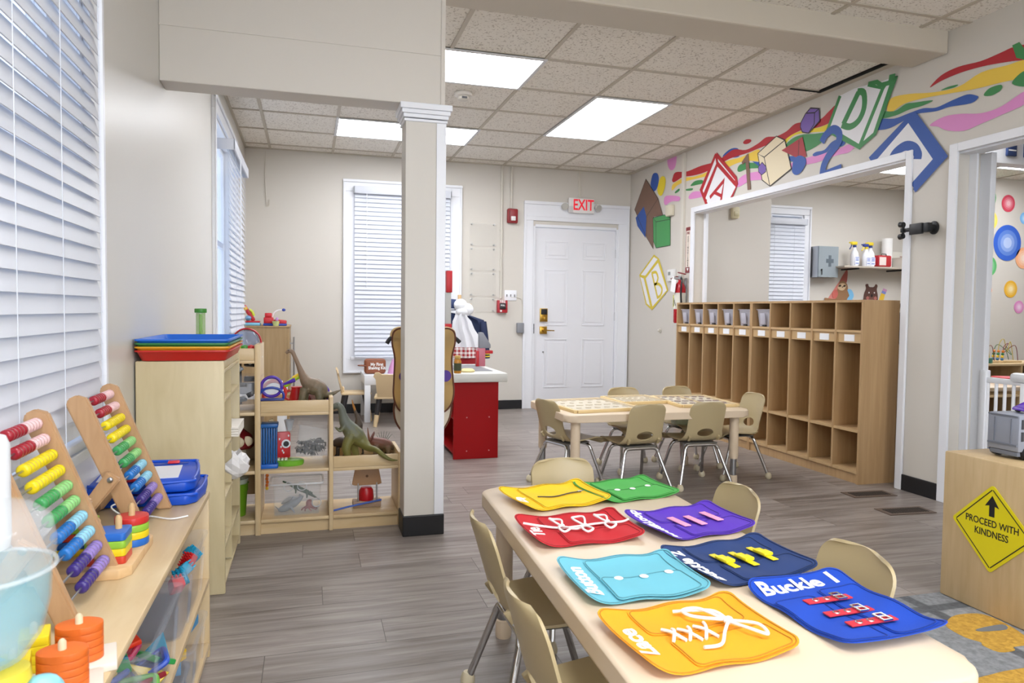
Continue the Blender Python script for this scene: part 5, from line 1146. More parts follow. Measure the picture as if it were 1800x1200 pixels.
# the long-necked one: faces left, tail to the right
t = dino('long_necked_dinosaur', 'brown long-necked toy dinosaur standing on the middle step', T(0, 3.69, .6005),
    [((-.112, 0, .275), .007), ((-.098, 0, .288), .011), ((-.082, 0, .284), .011), ((-.068, 0, .255), .0105), ((-.052, 0, .215), .012), ((-.034, 0, .17), .018), ((-.012, 0, .132), .032), ((.022, 0, .108), .045), ((.055, 0, .092), .038), ((.08, 0, .066), .022), ((.108, 0, .066), .012), ((.14, 0, .08), .006), ((.158, 0, .088), .003)],
    [([(-.022, -.02, .1), (-.034, -.024, .05), (-.045, -.024, .006)], .024, .014), ([(-.018, .02, .1), (-.02, .024, .05), (-.022, .024, .006)], .022, .013), ([(.045, -.02, .085), (.05, -.026, .045), (.048, -.026, .006)], .024, .014), ([(.05, .02, .085), (.062, .026, .045), (.066, .026, .006)], .022, .013)], ztone('#5f5a44', '#85705c', .02, .2))
part('eye', G().ball((-.099, -.0105, .291), .0025, 8), BLACK, t)
# --- middle step, middle shelf
t = toy('toy_tower', 'blue plastic tower toy at the left of the middle shelf', 'toy', -.192, 3.655, .3155); B2 = mat('#12589c', .35)
part('base', G().box(-.052, -.05, 0, .045, .05, .022, .006), mat('#1560c0', .35), t); part('top', G().box(-.045, -.045, .2, .045, .045, .22, .005), B2, t)
g = G()
for k in range(6): g.box(-.038+.012*k, -.035, .0225, -.029+.012*k, .03, .1995, .002)
part('columns', g, B2, t); part('wall', G().box(.034, -.035, .0225, .04, .035, .1995, .002), B2, t)
t = toy('toy_guitar', 'red toy with a black and white eye dial behind the blue tower', 'toy', -.128, 3.75, .3375, 10); part('body', G().prism(rrect(-.034, 0, .034, .135, .01, 4), -.012, .012, RX(90), .004), mat('#c8252c', .35), t)
part('dial', G().cyl((.012, -.0125, .075), (.012, -.016, .075), .022, seg=20), WHITE, t); part('pupil', G().cyl((.012, -.0162, .075), (.012, -.02, .075), .014, seg=18), BLACK, t)
g = G()
for x, z in ((-.02, .1), (-.012, .06), (.0, .03), (.025, .115), (-.005, .04)): g.ball((x, -.0125, z), (.004, .002, .006), 8)
part('dots', g, WHITE, t); part('neck', G().box(-.022, -.01, .135, .002, .006, .212, .003, RY(-14)), mat('#ecd6a4', .4), t); part('horn', G().lathe([(.012, 0), (.02, .03), (.026, .055)], (.03, .0, .14), 14, cap=False), mat('#d8dde4', .3), t)
t = toy('toy_keyboard', 'round green toy base on the middle shelf', 'toy', -.095, 3.69, .3155); part('base', G().lathe([(.001, 0), (.062, 0), (.066, .006), (.066, .022), (.06, .026), (.001, .026)], sx=1.05, sy=.8), mat('#74b832', .35), t)
g = G()
for i in range(6): g.box(-.06+.018*(i % 3), -.03+.022*(i//3), .0265, -.046+.018*(i % 3), -.014+.022*(i//3), .036, .003)
part('keys', g, mat('#cfd8c0', .35), t)
t = thing('storage_tub', 'clear tub of black bugs tilted on the green base', 'tub', M=T(-.002, 3.71, .350) @ RY(12), group='tubs in the stepped shelf'); part('tub', open_bin(.16, .14, .155, .85), mat('#e6e9ec', .08, alpha=.12), t)
random.seed(11)
for i in range(18):
    b = thing('plastic_bug', 'small black plastic bug in the tilted tub', 'toy', M=T(-.002, 3.71, .350) @ RY(12) @ T(-.045+.018*(i % 6), -.04+.03*(i % 3), .018+.014*(i//4)) @ RZ(47*i) @ RX(15*(i % 3)) @ Matrix.Scale(1.45, 4), group='plastic bugs')
    part('body', G().tube([(-.016, 0, .003), (-.006, 0, .006), (.006, 0, .006), (.016, 0, .003)], [.003, .007, .006, .003], 8), mat('#1c2023', .4), b)
    g = G()
    for k in (-1, 0, 1):
        for s in (-1, 1): g.tube([(k*.007, 0, .004), (k*.01, s*.012, .01), (k*.013, s*.02, .0)], .0012, 5)
    part('legs', g, mat('#14171a', .4), b)
# --- middle step, bottom
t = thing('storage_tub', 'clear tub of rubber sea animals at the bottom of the middle step', 'tub', (-.06, 3.70, .0755), 0, 'tubs in the stepped shelf'); part('tub', open_bin(.235, .17, .155, .92), mat('#e6e9ec', .08, alpha=.11), t)
part('rim', G().tube([(a, b, .158) for a, b in rrect(-.127, -.095, .127, .095, .02, 3)], .005, 8, True), mat('#e6e8ea', .1, alpha=.4), t)
t = thing('toy_shark', 'grey rubber shark in the clear tub', 'toy', (-.09, 3.665, .08), 0, 'rubber sea animals'); g = G(); P = [(-.06, 0, .012), (-.035, 0, .02), (0, 0, .035), (.035, 0, .055), (.055, 0, .075), (.06, 0, .08)]; g.tube(spline(P, 4), [.005]*1+[.008, .012, .015, .017]+[.02]*6+[.017, .015, .013, .011, .009, .007, .006, .005, .004, .003], 10)
g.tube([(-.005, 0, .05), (.01, 0, .075), (.016, 0, .082)], [.012, .006, .002], 8, flat=.4); g.tube([(0, -.01, .03), (.015, -.035, .012), (.022, -.045, .004)], [.01, .006, .002], 8, flat=.4); g.tube([(-.055, 0, .014), (-.072, 0, .032), (-.078, 0, .04)], [.007, .004, .002], 8, flat=.4); fuse('body', g, mat('#7f868e', .4), t, .003)
t = thing('toy_crocodile', 'dark green rubber crocodile lying on top in the clear tub', 'toy', M=T(-.045, 3.70, .175) @ RY(26), group='rubber sea animals'); g = G(); g.tube([(-.1, 0, .012), (-.07, 0, .012), (-.04, 0, .008), (0, 0, .008), (.04, 0, .006), (.09, 0, .0), (.115, 0, -.004)], [.006, .008, .012, .015, .013, .006, .002], 10, flat=.7)
for x in (-.03, .03):
    for s in (-1, 1): g.tube([(x, s*.01, .006), (x+.008, s*.028, .0), (x+.012, s*.035, -.012)], [.006, .005, .004], 7)
for k in range(9): g.ball((-.03+.011*k, 0, .02-.0005*k), (.004, .003, .005), 6)
fuse('body', g, mat('#2f4a32', .45), t, .003)
t = thing('toy_octopus', 'red rubber octopus at the right of the clear tub', 'toy', (.0, 3.675, .08), 0, 'rubber sea animals'); g = G(); g.ball((0, 0, .035), (.018, .016, .022), 12)
for k in range(8): a = k*PI/4; g.tube(spline([(.008*math.cos(a), .008*math.sin(a), .02), (.028*math.cos(a), .026*math.sin(a), .014), (.042*math.cos(a+.3), .036*math.sin(a+.3), .004)], 4), [.006]*4+[.004]*4+[.002], 7)
fuse('body', g, mat('#8f3f3a', .4), t, .003)
t = thing('toy_dolphin', 'pale grey rubber fish in the clear tub', 'toy', M=T(-.10, 3.73, .12) @ RY(-20), group='rubber sea animals'); g = G(); g.tube([(-.04, 0, 0), (-.02, 0, .004), (.01, 0, .006), (.04, 0, .0), (.055, 0, -.002)], [.004, .012, .016, .008, .003], 10); g.ball((.06, 0, 0), (.008, .003, .016), 8); fuse('body', g, mat('#a9adb0', .4), t, .003)
for k, (x, z) in enumerate(((-.10, .205), (-.035, .205), (.035, .125))):
    t = thing('clear_ring', ['clear plastic ring at the upper left of the sea animal tub', 'clear plastic ring at the upper middle of the sea animal tub', 'clear plastic ring at the right of the sea animal tub'][k], 'toy', (x, 3.68 if k < 2 else 3.65, z), 0, 'clear rings'); part('ring', G().tube([(.022*math.cos(a*PI/10), 0, .022*math.sin(a*PI/10)) for a in range(20)], .003, 6, True), mat('#e6eaec', .05, alpha=.45), t)
t = toy('toy_caterpillar', 'orange and yellow bead toy hanging behind the lower tub', 'toy', -.212, 3.84, .17); g = G()
for k in range(5): g.ball((0.002*(k % 2), 0, .01+.017*k), .009, 10)
part('beads', g, mat('#e07a2a', .4), t); part('tip', G().ball((0, 0, -.006), .009, 10), mat('#ecc83a', .4), t)
# --- low step, tray on top
t = dino('meat_eating_dinosaur', 'olive green toy dinosaur on two legs, its tail over the rail of the low step', T(0, 3.665, .313),
    [((.108, 0, .288), .009), ((.122, 0, .294), .014), ((.142, 0, .298), .017), ((.158, 0, .278), .018), ((.165, 0, .245), .022), ((.178, 0, .208), .031), ((.205, 0, .168), .043), ((.232, -.002, .138), .046), ((.262, -.01, .108), .032), ((.292, -.045, .083), .019), ((.325, -.088, .080), .014), ((.36, -.118, .054), .011), ((.395, -.125, .034), .008), ((.43, -.122, .030), .003)],
    [([(.205, -.024, .15), (.18, -.034, .09), (.185, -.034, .045), (.172, -.034, .006)], .03, .012), ([(.225, .022, .14), (.222, .032, .08), (.232, .032, .04), (.222, .032, .006)], .028, .012), ([(.172, -.022, .2), (.152, -.03, .172), (.138, -.03, .18)], .01, .006), ([(.172, .022, .2), (.15, .03, .17), (.136, .03, .176)], .01, .006)], ztone('#6d6a34', '#5c6258', .08, .24))
part('jaw', G().tube([(.112, 0, .272), (.13, 0, .276), (.145, 0, .282)], [.004, .007, .008], 8), mat('#6a5a44', .5), t); part('eye', G().ball((.137, -.0155, .304), .003, 8), BLACK, t)
t = dino('horned_dinosaur', 'reddish brown horned toy dinosaur at the right of the low step', T(.355, 3.775, .313),
    [((-.055, 0, .085), .012), ((-.035, 0, .09), .02), ((-.012, 0, .085), .024), ((.02, 0, .075), .03), ((.05, 0, .066), .026), ((.068, 0, .052), .012), ((.076, 0, .035), .005)],
    [([(-.015, -.02, .07), (-.02, -.024, .035), (-.02, -.024, .005)], .014, .009), ([(-.015, .02, .07), (-.01, .024, .035), (-.012, .024, .005)], .014, .009), ([(.045, -.02, .06), (.05, -.024, .03), (.048, -.024, .005)], .015, .01), ([(.045, .02, .06), (.055, .024, .03), (.056, .024, .005)], .015, .01)], ztone('#6b5a44', '#75473a', .04, .1))
part('frill', G().lathe([(.001, 0), (.03, .004), (.036, .008), (.028, .01), (.001, .008)], M=T(-.03, 0, .105) @ RY(-65), seg=14), mat('#7a4a3c', .5), t)
g = G()
for s in (-1, 1): g.cyl((-.05, s*.012, .1), (-.058, s*.016, .16), .006, .001, seg=8)
g.cyl((-.062, 0, .09), (-.074, 0, .108), .005, .001, seg=8); part('horns', g, mat('#8a5f4c', .5), t)
t = dino('spined_dinosaur', 'small toy dinosaur with a fan of green spines behind the horned one', T(.385, 3.83, .313),
    [((-.05, 0, .05), .008), ((-.03, 0, .06), .014), ((0, 0, .065), .02), ((.03, 0, .055), .014), ((.055, 0, .035), .004)], [([(-.01, -.014, .05), (-.012, -.016, .005)], .009, .007), ([(.02, -.014, .05), (.022, -.016, .005)], .009, .007), ([(-.01, .014, .05), (-.012, .016, .005)], .009, .007), ([(.02, .014, .05), (.022, .016, .005)], .009, .007)], ztone('#6a5a3a', '#6f4636', .03, .07))
g = G()
for k in range(8): a = math.radians(150-15*k); g.tube([(.0+.012*math.cos(a), 0, .07), (.004+.062*math.cos(a), 0, .07+.062*math.sin(a))], [.005, .001], 6, flat=.5)
part('spines', g, mat('#4f6a58', .5), t)
t = dino('winged_dinosaur', 'dark toy flying reptile with a tan beak, behind the olive dinosaur', T(.225, 3.83, .313),
    [((.0, 0, .29), .002), ((.005, 0, .26), .006), ((.018, 0, .225), .01), ((.026, 0, .2), .014), ((.028, 0, .17), .024), ((.03, 0, .13), .02), ((.04, 0, .08), .01), ((.05, 0, .04), .006)], [([(.03, -.015, .1), (.02, -.02, .05), (.015, -.02, .005)], .008, .005), ([(.03, .015, .1), (.05, .02, .05), (.055, .02, .005)], .008, .005)], ztone('#3a342e', '#4c4034', .1, .2), .0035)
part('beak', G().tube([(-.006, 0, .305), (.001, 0, .275), (.01, 0, .245)], [.002, .005, .007], 8), mat('#a8702a', .45), t)
t = dino('armoured_dinosaur', 'dark toy dinosaur lying behind the legs of the olive one', T(.135, 3.80, .313),
    [((-.015, 0, .07), .012), ((.005, 0, .085), .022), ((.03, 0, .085), .03), ((.055, 0, .07), .024), ((.075, 0, .045), .008)], [([(.01, -.015, .06), (.008, -.018, .005)], .011, .009), ([(.045, -.015, .06), (.05, -.018, .005)], .011, .009), ([(.01, .015, .06), (.008, .018, .005)], .011, .009), ([(.045, .015, .06), (.05, .018, .005)], .011, .009)], ztone('#2a2320', '#3f322c', .03, .1))
# --- low step, bottom: wooden launcher toy with a red ball
t = toy('wooden_toy', 'wooden toy on two steel rods at the bottom of the low step', 'toy', .288, 3.70, .0755)
part('base', G().box(-.072, -.03, 0, .072, .04, .034, .006), mat('#a98f7a', .5), t); part('head', G().prism([(-.076, .118), (-.06, .2), (.06, .2), (.076, .118), (.06, .112), (-.06, .112)], -.009, .009, RX(90), .004), mat('#b08a66', .5), t)
for x in (-.045, .05): part('rod', G().cyl((x, -.02, .034), (x, -.004, .13), .0045, seg=10), STEEL, t)
part('hole', G().cyl((0, -.0092, .16), (0, -.0105, .16), .007, seg=12), mat('#6b4a30', .6), t)
solo('red_dome', G().lathe([(.001, 0), (.038, 0), (.04, .01), (.036, .05), (.026, .066), (.001, .07)], seg=20), mat('#b5121e', .3), 'red domed cup on the base of the wooden toy', 'toy', None, (.285, 3.705, .11))
solo('blue_stick', G().tube([(.118, 3.63, .083), (.2, 3.645, .095), (.36, 3.665, .114)], .005, 8), mat('#1d4fae', .4), 'blue stick leaning across the wooden toy', 'toy')
# ================================================================== BACK OF THE ROOM
WOOD = grain('#9c8058', '#ad9168', (9, 9, .6), 4, .5); BIRCH = mat('#d8bf95', .5)
t = thing('cabinet', 'oak cabinet in the back left corner with red toys on top', 'cabinet', (-.6, 6.92, 0)); part('body', G().box(0, 0, .03, .40, .62, .92, .002), WOOD, t, smooth=0); part('top', G().box(0, -.004, .9205, .425, .624, .935, .002), WOOD, t)
for y0, y1, h in ((.0, .309, .27), (.311, .62, .35)):
    d = part('door', G().box(.4005, y0, .04, .42, y1, .918, .002), WOOD, t, smooth=0); g = G(); g.cyl((.455, h, .32), (.455, h, .82), .007, seg=10); g.cyl((.42, h, .4), (.455, h, .4), .005, seg=8); g.cyl((.42, h, .76), (.455, h, .76), .005, seg=8); part('bar_handle', g, STEEL, d)
# toys on the cabinet
t = toy('toy_mixer', 'red and light blue toy with a raised arm at the left on the cabinet', 'toy', -.53, 7.05, .9355); part('base', G().box(-.05, -.06, 0, .09, .06, .028, .008), mat('#7cc0e0', .35), t); part('plate', G().box(-.045, -.05, .0285, .085, .05, .045, .006), mat('#c2262f', .35), t)
part('arm', G().box(-.018, -.02, 0, .018, .02, .17, .012, T(.03, 0, .045) @ RY(-32)), mat('#b5232c', .35), t); part('knob', G().box(-.016, -.025, .12, .016, .025, .15, .006, T(.03, 0, .045) @ RY(-32)), mat('#e6b82a', .35), t); part('trim', G().tube([(-.01, -.0, .15), (.015, 0, .13), (.03, 0, .09)], .013, 8), mat('#c3cf35', .35), t); part('dial', G().ball((-.02, -.02, .07), (.03, .03, .025), 12), mat('#6a9cc4', .35), t)
t = toy('toy_cash_register', 'red toy cash register with a lamp arm on the cabinet', 'toy', -.315, 7.03, .9355); part('base', G().box(-.1, -.06, 0, .11, .08, .022, .006), mat('#2342a0', .35), t); part('body', G().box(-.095, -.055, .0225, -.01, .075, .08, .008), mat('#c21f2b', .35), t); part('drawer', G().box(-.0095, -.055, .0225, .105, .075, .062, .012, T() @ RY(6)), mat('#c21f2b', .35), t); part('top', G().box(-.085, -.05, .0805, -.025, .07, .12, .006), mat('#c8252f', .35), t)
part('lamp_arm', G().tube(spline([(-.02, 0, .08), (-.005, 0, .12), (.03, 0, .145), (.07, 0, .15)], 5), .006, 8), WHITE, t); part('lamp_head', G().ball((.082, 0, .15), (.018, .014, .014), 12), mat('#2342a0', .35), t)
t = toy('toy_cup', 'small yellow toy basket in front of the cash register', 'toy', -.30, 6.945, .9355); part('basket', G().lathe([(.001, 0), (.024, 0), (.034, .045), (.001, .045)], seg=14), mat('#c6cf8a', .4), t); part('filling', G().ball((.01, 0, .06), (.016, .014, .022), 10), mat('#b48ac0', .4), t)
# low white play table with metal pots (behind the stepped shelf)
t = thing('play_table', 'white play table behind the stepped shelf with metal pots on it', 'table', (-.36, 5.4, 0)); part('tabletop', G().box(-.22, -.25, .47, .2, .25, .5, .004), WHITE, t)
for sx in (-.19, .17):
    for sy in (-.22, .22): part('leg', G().box(sx-.025, sy-.025, 0, sx+.025, sy+.025, .4695, .003), WHITE, t)
part('screen', G().prism([(.0, 0), (.17, 0), (.17, .09), (.06, .1)], -.012, .0, T(.01, -.2, .5005) @ RX(90), .003), WHITE, t, 'white slanted panel')
for i, (x, y, r, h) in enumerate(((-.42, 5.25, .05, .07), (-.31, 5.28, .06, .085), (-.26, 5.46, .045, .06))):
    t = thing('toy_pot', ['left metal toy pot on the white play table', 'widest metal toy pot on the white play table', 'smallest metal toy pot on the white play table'][i], 'toy pot', (x, y, .5005), 30*i, 'toy pots'); part('pot', G().lathe([(.001, 0), (r*.9, 0), (r, .01), (r, h), (r*1.05, h+.003), (r*.95, h), (r*.92, .006), (.001, .006)]), STEEL, t); part('handle', G().cyl((r, 0, h*.8), (r+.075, 0, h*.9), .006, seg=8), mat('#3c3c40', .5), t)
# white table with a brown bag, wooden chairs with ears
t = thing('play_table', 'white square table under the back window holding a brown bag', 'table', (.515, 6.94, 0)); part('tabletop', G().box(0, 0, .365, .55, .55, .46, .003), mat('#e6e8ec', .4), t)
for x in (0, .49):
    for y in (0, .49): part('leg', G().box(x+.001, y+.001, 0, x+.058, y+.058, .3645, .002), mat('#e6e8ec', .4), t)
t = thing('toiletry_bag', 'brown bag with white lettering on the white table', 'bag', (.63, 7.12, .4605)); part('body', G().box(-.105, -.05, 0, .105, .05, .15, .03, None, 4), mat('#8e5134', .55), t); part('strap', G().tube(spline([(-.09, -.045, .08), (-.15, -.04, .085), (-.155, -.01, .085), (-.095, .0, .085)], 5), .012, 8, flat=.5), mat('#7d452b', .55), t); part('zip', G().tube([(-.08, -.045, .135), (.085, -.045, .135)], .0025, 6), mat('#5b3a22', .5), t)
for s, z in (('My First', .095), ('Shaving Kit', .06)): text(s, .042, PAPER, 'lettering', t, T(.015, -.0508, z) @ RX(90), .0006, .0012, .9)
def eared_chair(label, loc, rz):
    t = thing('wooden_chair', label, 'chair', loc, rz, 'wooden chairs with ears'); part('seat', G().box(-.14, -.14, .262, .14, .15, .282, .006), BIRCH, t)
    out = [(-.11, 0), (-.12, .1), (-.12, .17), (-.145, .2), (-.13, .235), (-.095, .24), (-.06, .215), (.06, .215), (.095, .24), (.13, .235), (.145, .2), (.12, .17), (.12, .1), (.11, 0)]
    part('backrest', G().prism(out, -.008, .008, T(0, -.13, .2825) @ RX(102), .003), BIRCH, t); part('rail', G().box(-.06, -.125, .2825, .06, -.108, .33, .004), BIRCH, t)
    for sx in (-1, 1):
        for sy in (-1, 1):
            a = Vector((sx*.095, sy*.095, .2615)); b = Vector((sx*.13, sy*.14, .0)); m = a.lerp(b, .58)
            l = part('leg', G().cyl(a, m, .026, .022, 14), mat('#242022', .5), t); part('foot', G().cyl(m, b, .022, .019, 14), BIRCH, l)
    return t
c = eared_chair('pale wooden chair with black legs left of the white table', (.44, 7.152, 0), -90)
dup(c, 'pale wooden chair with ears in front of the white table', (.74, 6.78, 0), -8)
solo('doll_dress', G().lathe([(.001, .15), (.03, .14), (.06, .06), (.075, 0), (.001, 0)], seg=18), mat('#d99fce', .7), 'pink cloth on the white table behind the vest', 'toy', None, (.83, 7.12, .4605))
# --- costume vest hanging on the back of the post
t = thing('costume_vest', 'tan costume vest with brown edging hanging on a black hanger behind the post', 'costume', (.575, 3.66, 0)); TANV = mat('#c9ad78', .8, bump=.3, bscale=300); BRN = mat('#5f321f', .6)
for s in (-1, 1):
    P = [(.02, .96), (.1, 1.005), (.155, .99), (.165, .93), (.15, .85), (.155, .74), (.158, .66), (.14, .60), (.1, .565), (.02, .56)]
    Q = spline([(s*a, 0, b) for a, b in P], 4)
    def sh(p, d): return (p.x, d-.03*math.cos(p.x*9)+.012*math.sin(p.z*17), p.z)
    g = G(); n = len(Q)
    g.loft([[sh(q, .0) for q in Q], [sh(Vector((q.x*.55, 0, .78+(q.z-.78)*.6)), -.012) for q in Q], [sh(Vector((s*.05, 0, .78+(q.z-.78)*.2)), -.014) for q in Q]], cap=False); g.sheet([sh(Vector((s*.05, 0, .78+(q.z-.78)*.2)), -.014) for q in Q])
    bmesh.ops.solidify(g.bm, geom=list(g.bm.faces), thickness=.006); part('front_panel', g, TANV, t)
    part('piping', G().tube([sh(q, -.002) for q in Q], .0045, 8), BRN, t)
    R = spline([(s*a, 0, b) for a, b in ((.03, .64), (.13, .64), (.152, .60), (.145, .53), (.12, .48), (.09, .455), (.03, .45))], 4)
    g = G().sheet([sh(q, .028) for q in R]); bmesh.ops.solidify(g.bm, geom=list(g.bm.faces), thickness=.005); part('back_panel', g, mat('#d8cdb8', .8), t, 'cream back of the vest')
    part('piping', G().tube([sh(q, .024) for q in R], .005, 8), BRN, t)
    part('badge', G().cyl((s*.105, -.056, .76), (s*.105, -.064, .76), .03, seg=20), mat('#4b2a86', .6), t, 'purple badge'); part('patch', G().box(s*.085-.016, -.05, .85, s*.085+.016, -.042, .9, .003), mat('#d9d6d0', .7), t, 'pale patch')
    part('shoulder_fold', G().tube(spline([(s*.06, 0.01, .985), (s*.12, .01, 1.0), (s*.155, .012, .985), (s*.16, .02, .95)], 4), .014, 8), TANV, t)
t = thing('coat_hanger', 'black hanger that carries the tan vest', 'hanger', (.575, 3.675, 0)); part('arms', G().tube(spline([(-.19, 0, .925), (-.165, 0, .955), (-.1, .0, .975), (0, 0, .99), (.1, 0, .975), (.165, 0, .955), (.195, 0, .93)], 4), .011, 8), BLACK, t); part('hook', G().tube(spline([(0, 0, .99), (0, 0, 1.03), (.0, -.02, 1.06), (0, -.07, 1.05), (0, -.09, 1.03)], 4), .004, 6), STEEL, t)
# --- red play counter
RED = mat('#9c0408', .5, spec=.2); RED2 = mat('#b21822', .4); GREY = mat('#b5b5b2', .5)
t = thing('play_counter', 'red play counter with a grey worktop behind the post', 'play counter', (1.02, 5.07, 0))
g = G(); g.box(0, 0, 0, .34, .018, .575, .002); part('end_panel', g, RED, t, smooth=0); part('end_panel', G().box(0, .78, 0, .34, .80, .575, .002), RED, t, smooth=0); part('back_panel', G().box(.322, .0185, 0, .34, .7795, .575), RED, t, smooth=0)
for z in (.03, .29): part('shelf', G().box(.01, .0185, z, .3215, .7795, z+.016), RED, t, smooth=0)
for x in (.1, .27):
    for z in (.06, .31): part('screw', G().cyl((x, -.0005, z), (x, -.003, z), .005, seg=8), mat('#c98a88', .4), t)
part('worktop', G().box(-.03, -.06, .5755, .395, .86, .64, .008), mat('#cfcfca', .5), t); part('basin', G().box(.06, .13, .6405, .33, .74, .643, .001), mat('#7c7e82', .5), t)
part('post', G().box(.005, .38, .6405, .05, .43, 1.24, .003), mat('#a7a6a2', .5), t); part('sign_block', G().box(.012, .375, 1.2405, .058, .435, 1.41, .004), RED2, t, 'red block at the top of the post')
g = G(); g.box(-.07, .37, .94, .0545, .44, .995, .004); part('cross_block', g, RED2, t); 
part('stand', G().box(.325, .6, .6405, .385, .66, .79, .004), mat('#b86a78', .4), t, 'pinkish upright'); part('bracket', G().box(.3, .56, .6405, .322, .6, .77, .003), RED2, t); part('arm', G().box(.386, .6, .745, .45, .66, .77, .003), RED2, t)
part('ramp', G().prism([(0, 0), (.095, 0), (.095, .03), (.03, .13), (0, .13)], -.03, .03, T(.335, .63, .7905) @ RX(90), .003), mat('#85878f', .45), t, 'grey sloped block')
t = thing('honey_jar', 'amber jar with a dark green label on the red counter', 'jar', (1.045, 5.06, .6405)); part('glass', G().lathe([(.001, 0), (.026, 0), (.028, .01), (.028, .085), (.02, .105), (.001, .106)]), mat('#b47a28', .15), t); part('label', G().lathe([(.0285, .02), (.0285, .075)], cap=False), mat('#3c4228', .6), t); part('lid', G().cyl((0, 0, .1065), (0, 0, .13), .022, seg=16, bev=.002), mat('#c9a45a', .4), t)
solo('toy_bread', G().lathe([(.001, 0), (.05, 0), (.055, .012), (.04, .025), (.001, .028)]), mat('#d8c890', .6), 'flat yellowish play food beside the jar', 'toy', None, (1.14, 5.15, .6405))
# --- dress-up clothes on a wooden stand
t = thing('clothes_stand', 'wooden dress-up stand carrying small costumes', 'stand', (1.38, 6.62, 0)); part('pole', G().cyl((0, 0, .02), (0, 0, 1.25), .018, seg=14, bev=.006), PEG, t); part('base', G().box(-.2, -.02, 0, .2, .02, .03, .004), PEG, t); part('base', G().box(-.02, .021, 0, .02, .2, .03, .004), PEG, t)
for s in (-1, 1): part('peg', G().cyl((0, 0, 1.12), (s*.11, -.03, 1.16), .009, seg=10), PEG, t)
def garment(name, label, rings, h, x, y, amp=.012, m=None, seg=28):
    t = thing(name, label, 'costume', (x, y, 0), 0, 'dress-up clothes'); random.seed(len(label)); ph = random.random()*6; g = G(); R = []
    for (cx, rx, ry, z) in rings:
        R.append([(cx+(rx+amp*rx*6*math.sin(5*a+ph+z*9))*math.cos(a), (ry+amp*math.sin(7*a+ph))*math.sin(a), z) for a in [2*PI*k/seg for k in range(seg)]])
    g.loft(R); part('cloth', g, m or mat(h, .85), t); return t
def gingham():
    m = bpy.data.materials.new('gingham'); m.use_nodes = True; nt = m.node_tree; p = nt.nodes['Principled BSDF']; N = nt.nodes.new; K = nt.links.new
    t = N('ShaderNodeTexCoord'); s = N('ShaderNodeSeparateXYZ'); K(t.outputs['Object'], s.inputs[0]); outs = []
    for ax in ('X', 'Z'):
        a = N('ShaderNodeMath'); a.operation = 'MULTIPLY'; a.inputs[1].default_value = 26; b = N('ShaderNodeMath'); b.operation = 'FRACT'; c = N('ShaderNodeMath'); c.operation = 'GREATER_THAN'; c.inputs[1].default_value = .5
        K(s.outputs[ax], a.inputs[0]); K(a.outputs[0], b.inputs[0]); K(b.outputs[0], c.inputs[0]); outs.append(c)
    ad = N('ShaderNodeMath'); ad.operation = 'ADD'; K(outs[0].outputs[0], ad.inputs[0]); K(outs[1].outputs[0], ad.inputs[1]); h = N('ShaderNodeMath'); h.operation = 'MULTIPLY'; h.inputs[1].default_value = .5; K(ad.outputs[0], h.inputs[0])
    r = N('ShaderNodeValToRGB'); r.color_ramp.elements[0].color = lin('#ece4e2'); r.color_ramp.elements[1].color = lin('#a3161f'); K(h.outputs[0], r.inputs[0]); K(r.outputs[0], p.inputs['Base Color']); p.inputs['Roughness'].default_value = .9; return m
t = garment('chef_outfit', 'white chef outfit hanging on the dress-up stand', [(-.02, .05, .04, 1.08), (-.02, .06, .05, 1.04), (-.01, .085, .05, 1.0), (.0, .10, .055, .93), (.03, .12, .055, .85), (.045, .135, .06, .755)], '#e4e5ea', 1.40, 6.52, .02)
part('hat', G().ball((-.03, 0, 1.15), (.065, .055, .06), 16).ball((.03, -.01, 1.11), (.062, .05, .06), 16).ball((-.01, -.01, 1.09), (.07, .055, .05), 16), mat('#eceef2', .85), t, 'puffy white hat')
t = garment('apron', 'red and white gingham apron over a red skirt on the dress-up stand', [(.02, .12, .055, .755), (.03, .135, .06, .70), (.035, .14, .06, .655)], '#fff', 1.40, 6.52, m=gingham()); part('skirt', G().lathe([(.001, .654), (.115, .65), (.13, .56), (.14, .42), (.12, .40), (.001, .40)], (.04, 0, 0), 20, sy=.45), mat('#8c0f18', .8), t); part('band', G().box(-.1, -.062, .44, -.05, -.056, .65), gingham(), t)
t = garment('jacket', 'navy jacket with yellow cuff stripes behind the white chef outfit', [(.0, .06, .03, 1.06), (.08, .14, .04, 1.01), (.11, .14, .04, .95), (.09, .12, .045, .8), (.09, .12, .05, .6), (.09, .12, .05, .45)], '#1f2a4a', 1.42, 6.68); part('sleeve', G().tube(spline([(.2, -.03, .99), (.21, -.06, .86), (.225, -.06, .72), (.23, -.06, .64)], 4), .035, 10), mat('#1f2a4a', .85), t)
for z in (.66, .685): part('cuff_stripe', G().lathe([(.0375, z-.006), (.0375, z+.006)], (.229, -.06, 0), 12, cap=False), mat('#d8c23a', .6), t)
t = thing('costume_hat', 'navy cap with a white band on the peg of the dress-up stand', 'cap', (1.28, 6.6, 1.1)); part('crown', G().lathe([(.001, .11), (.06, .105), (.1, .06), (.085, .0), (.001, .0)], sy=.6), mat('#27365c', .8), t); part('band', G().tube([(.09*math.cos(a*PI/12), .055*math.sin(a*PI/12), .012) for a in range(24)], .007, 8, True), mat('#d5d9e2', .7), t); part('brim', G().lathe([(.001, -.02), (.07, -.03), (.075, -.1), (.06, -.16), (.001, -.16)], sy=.4), mat('#27365c', .8), t)
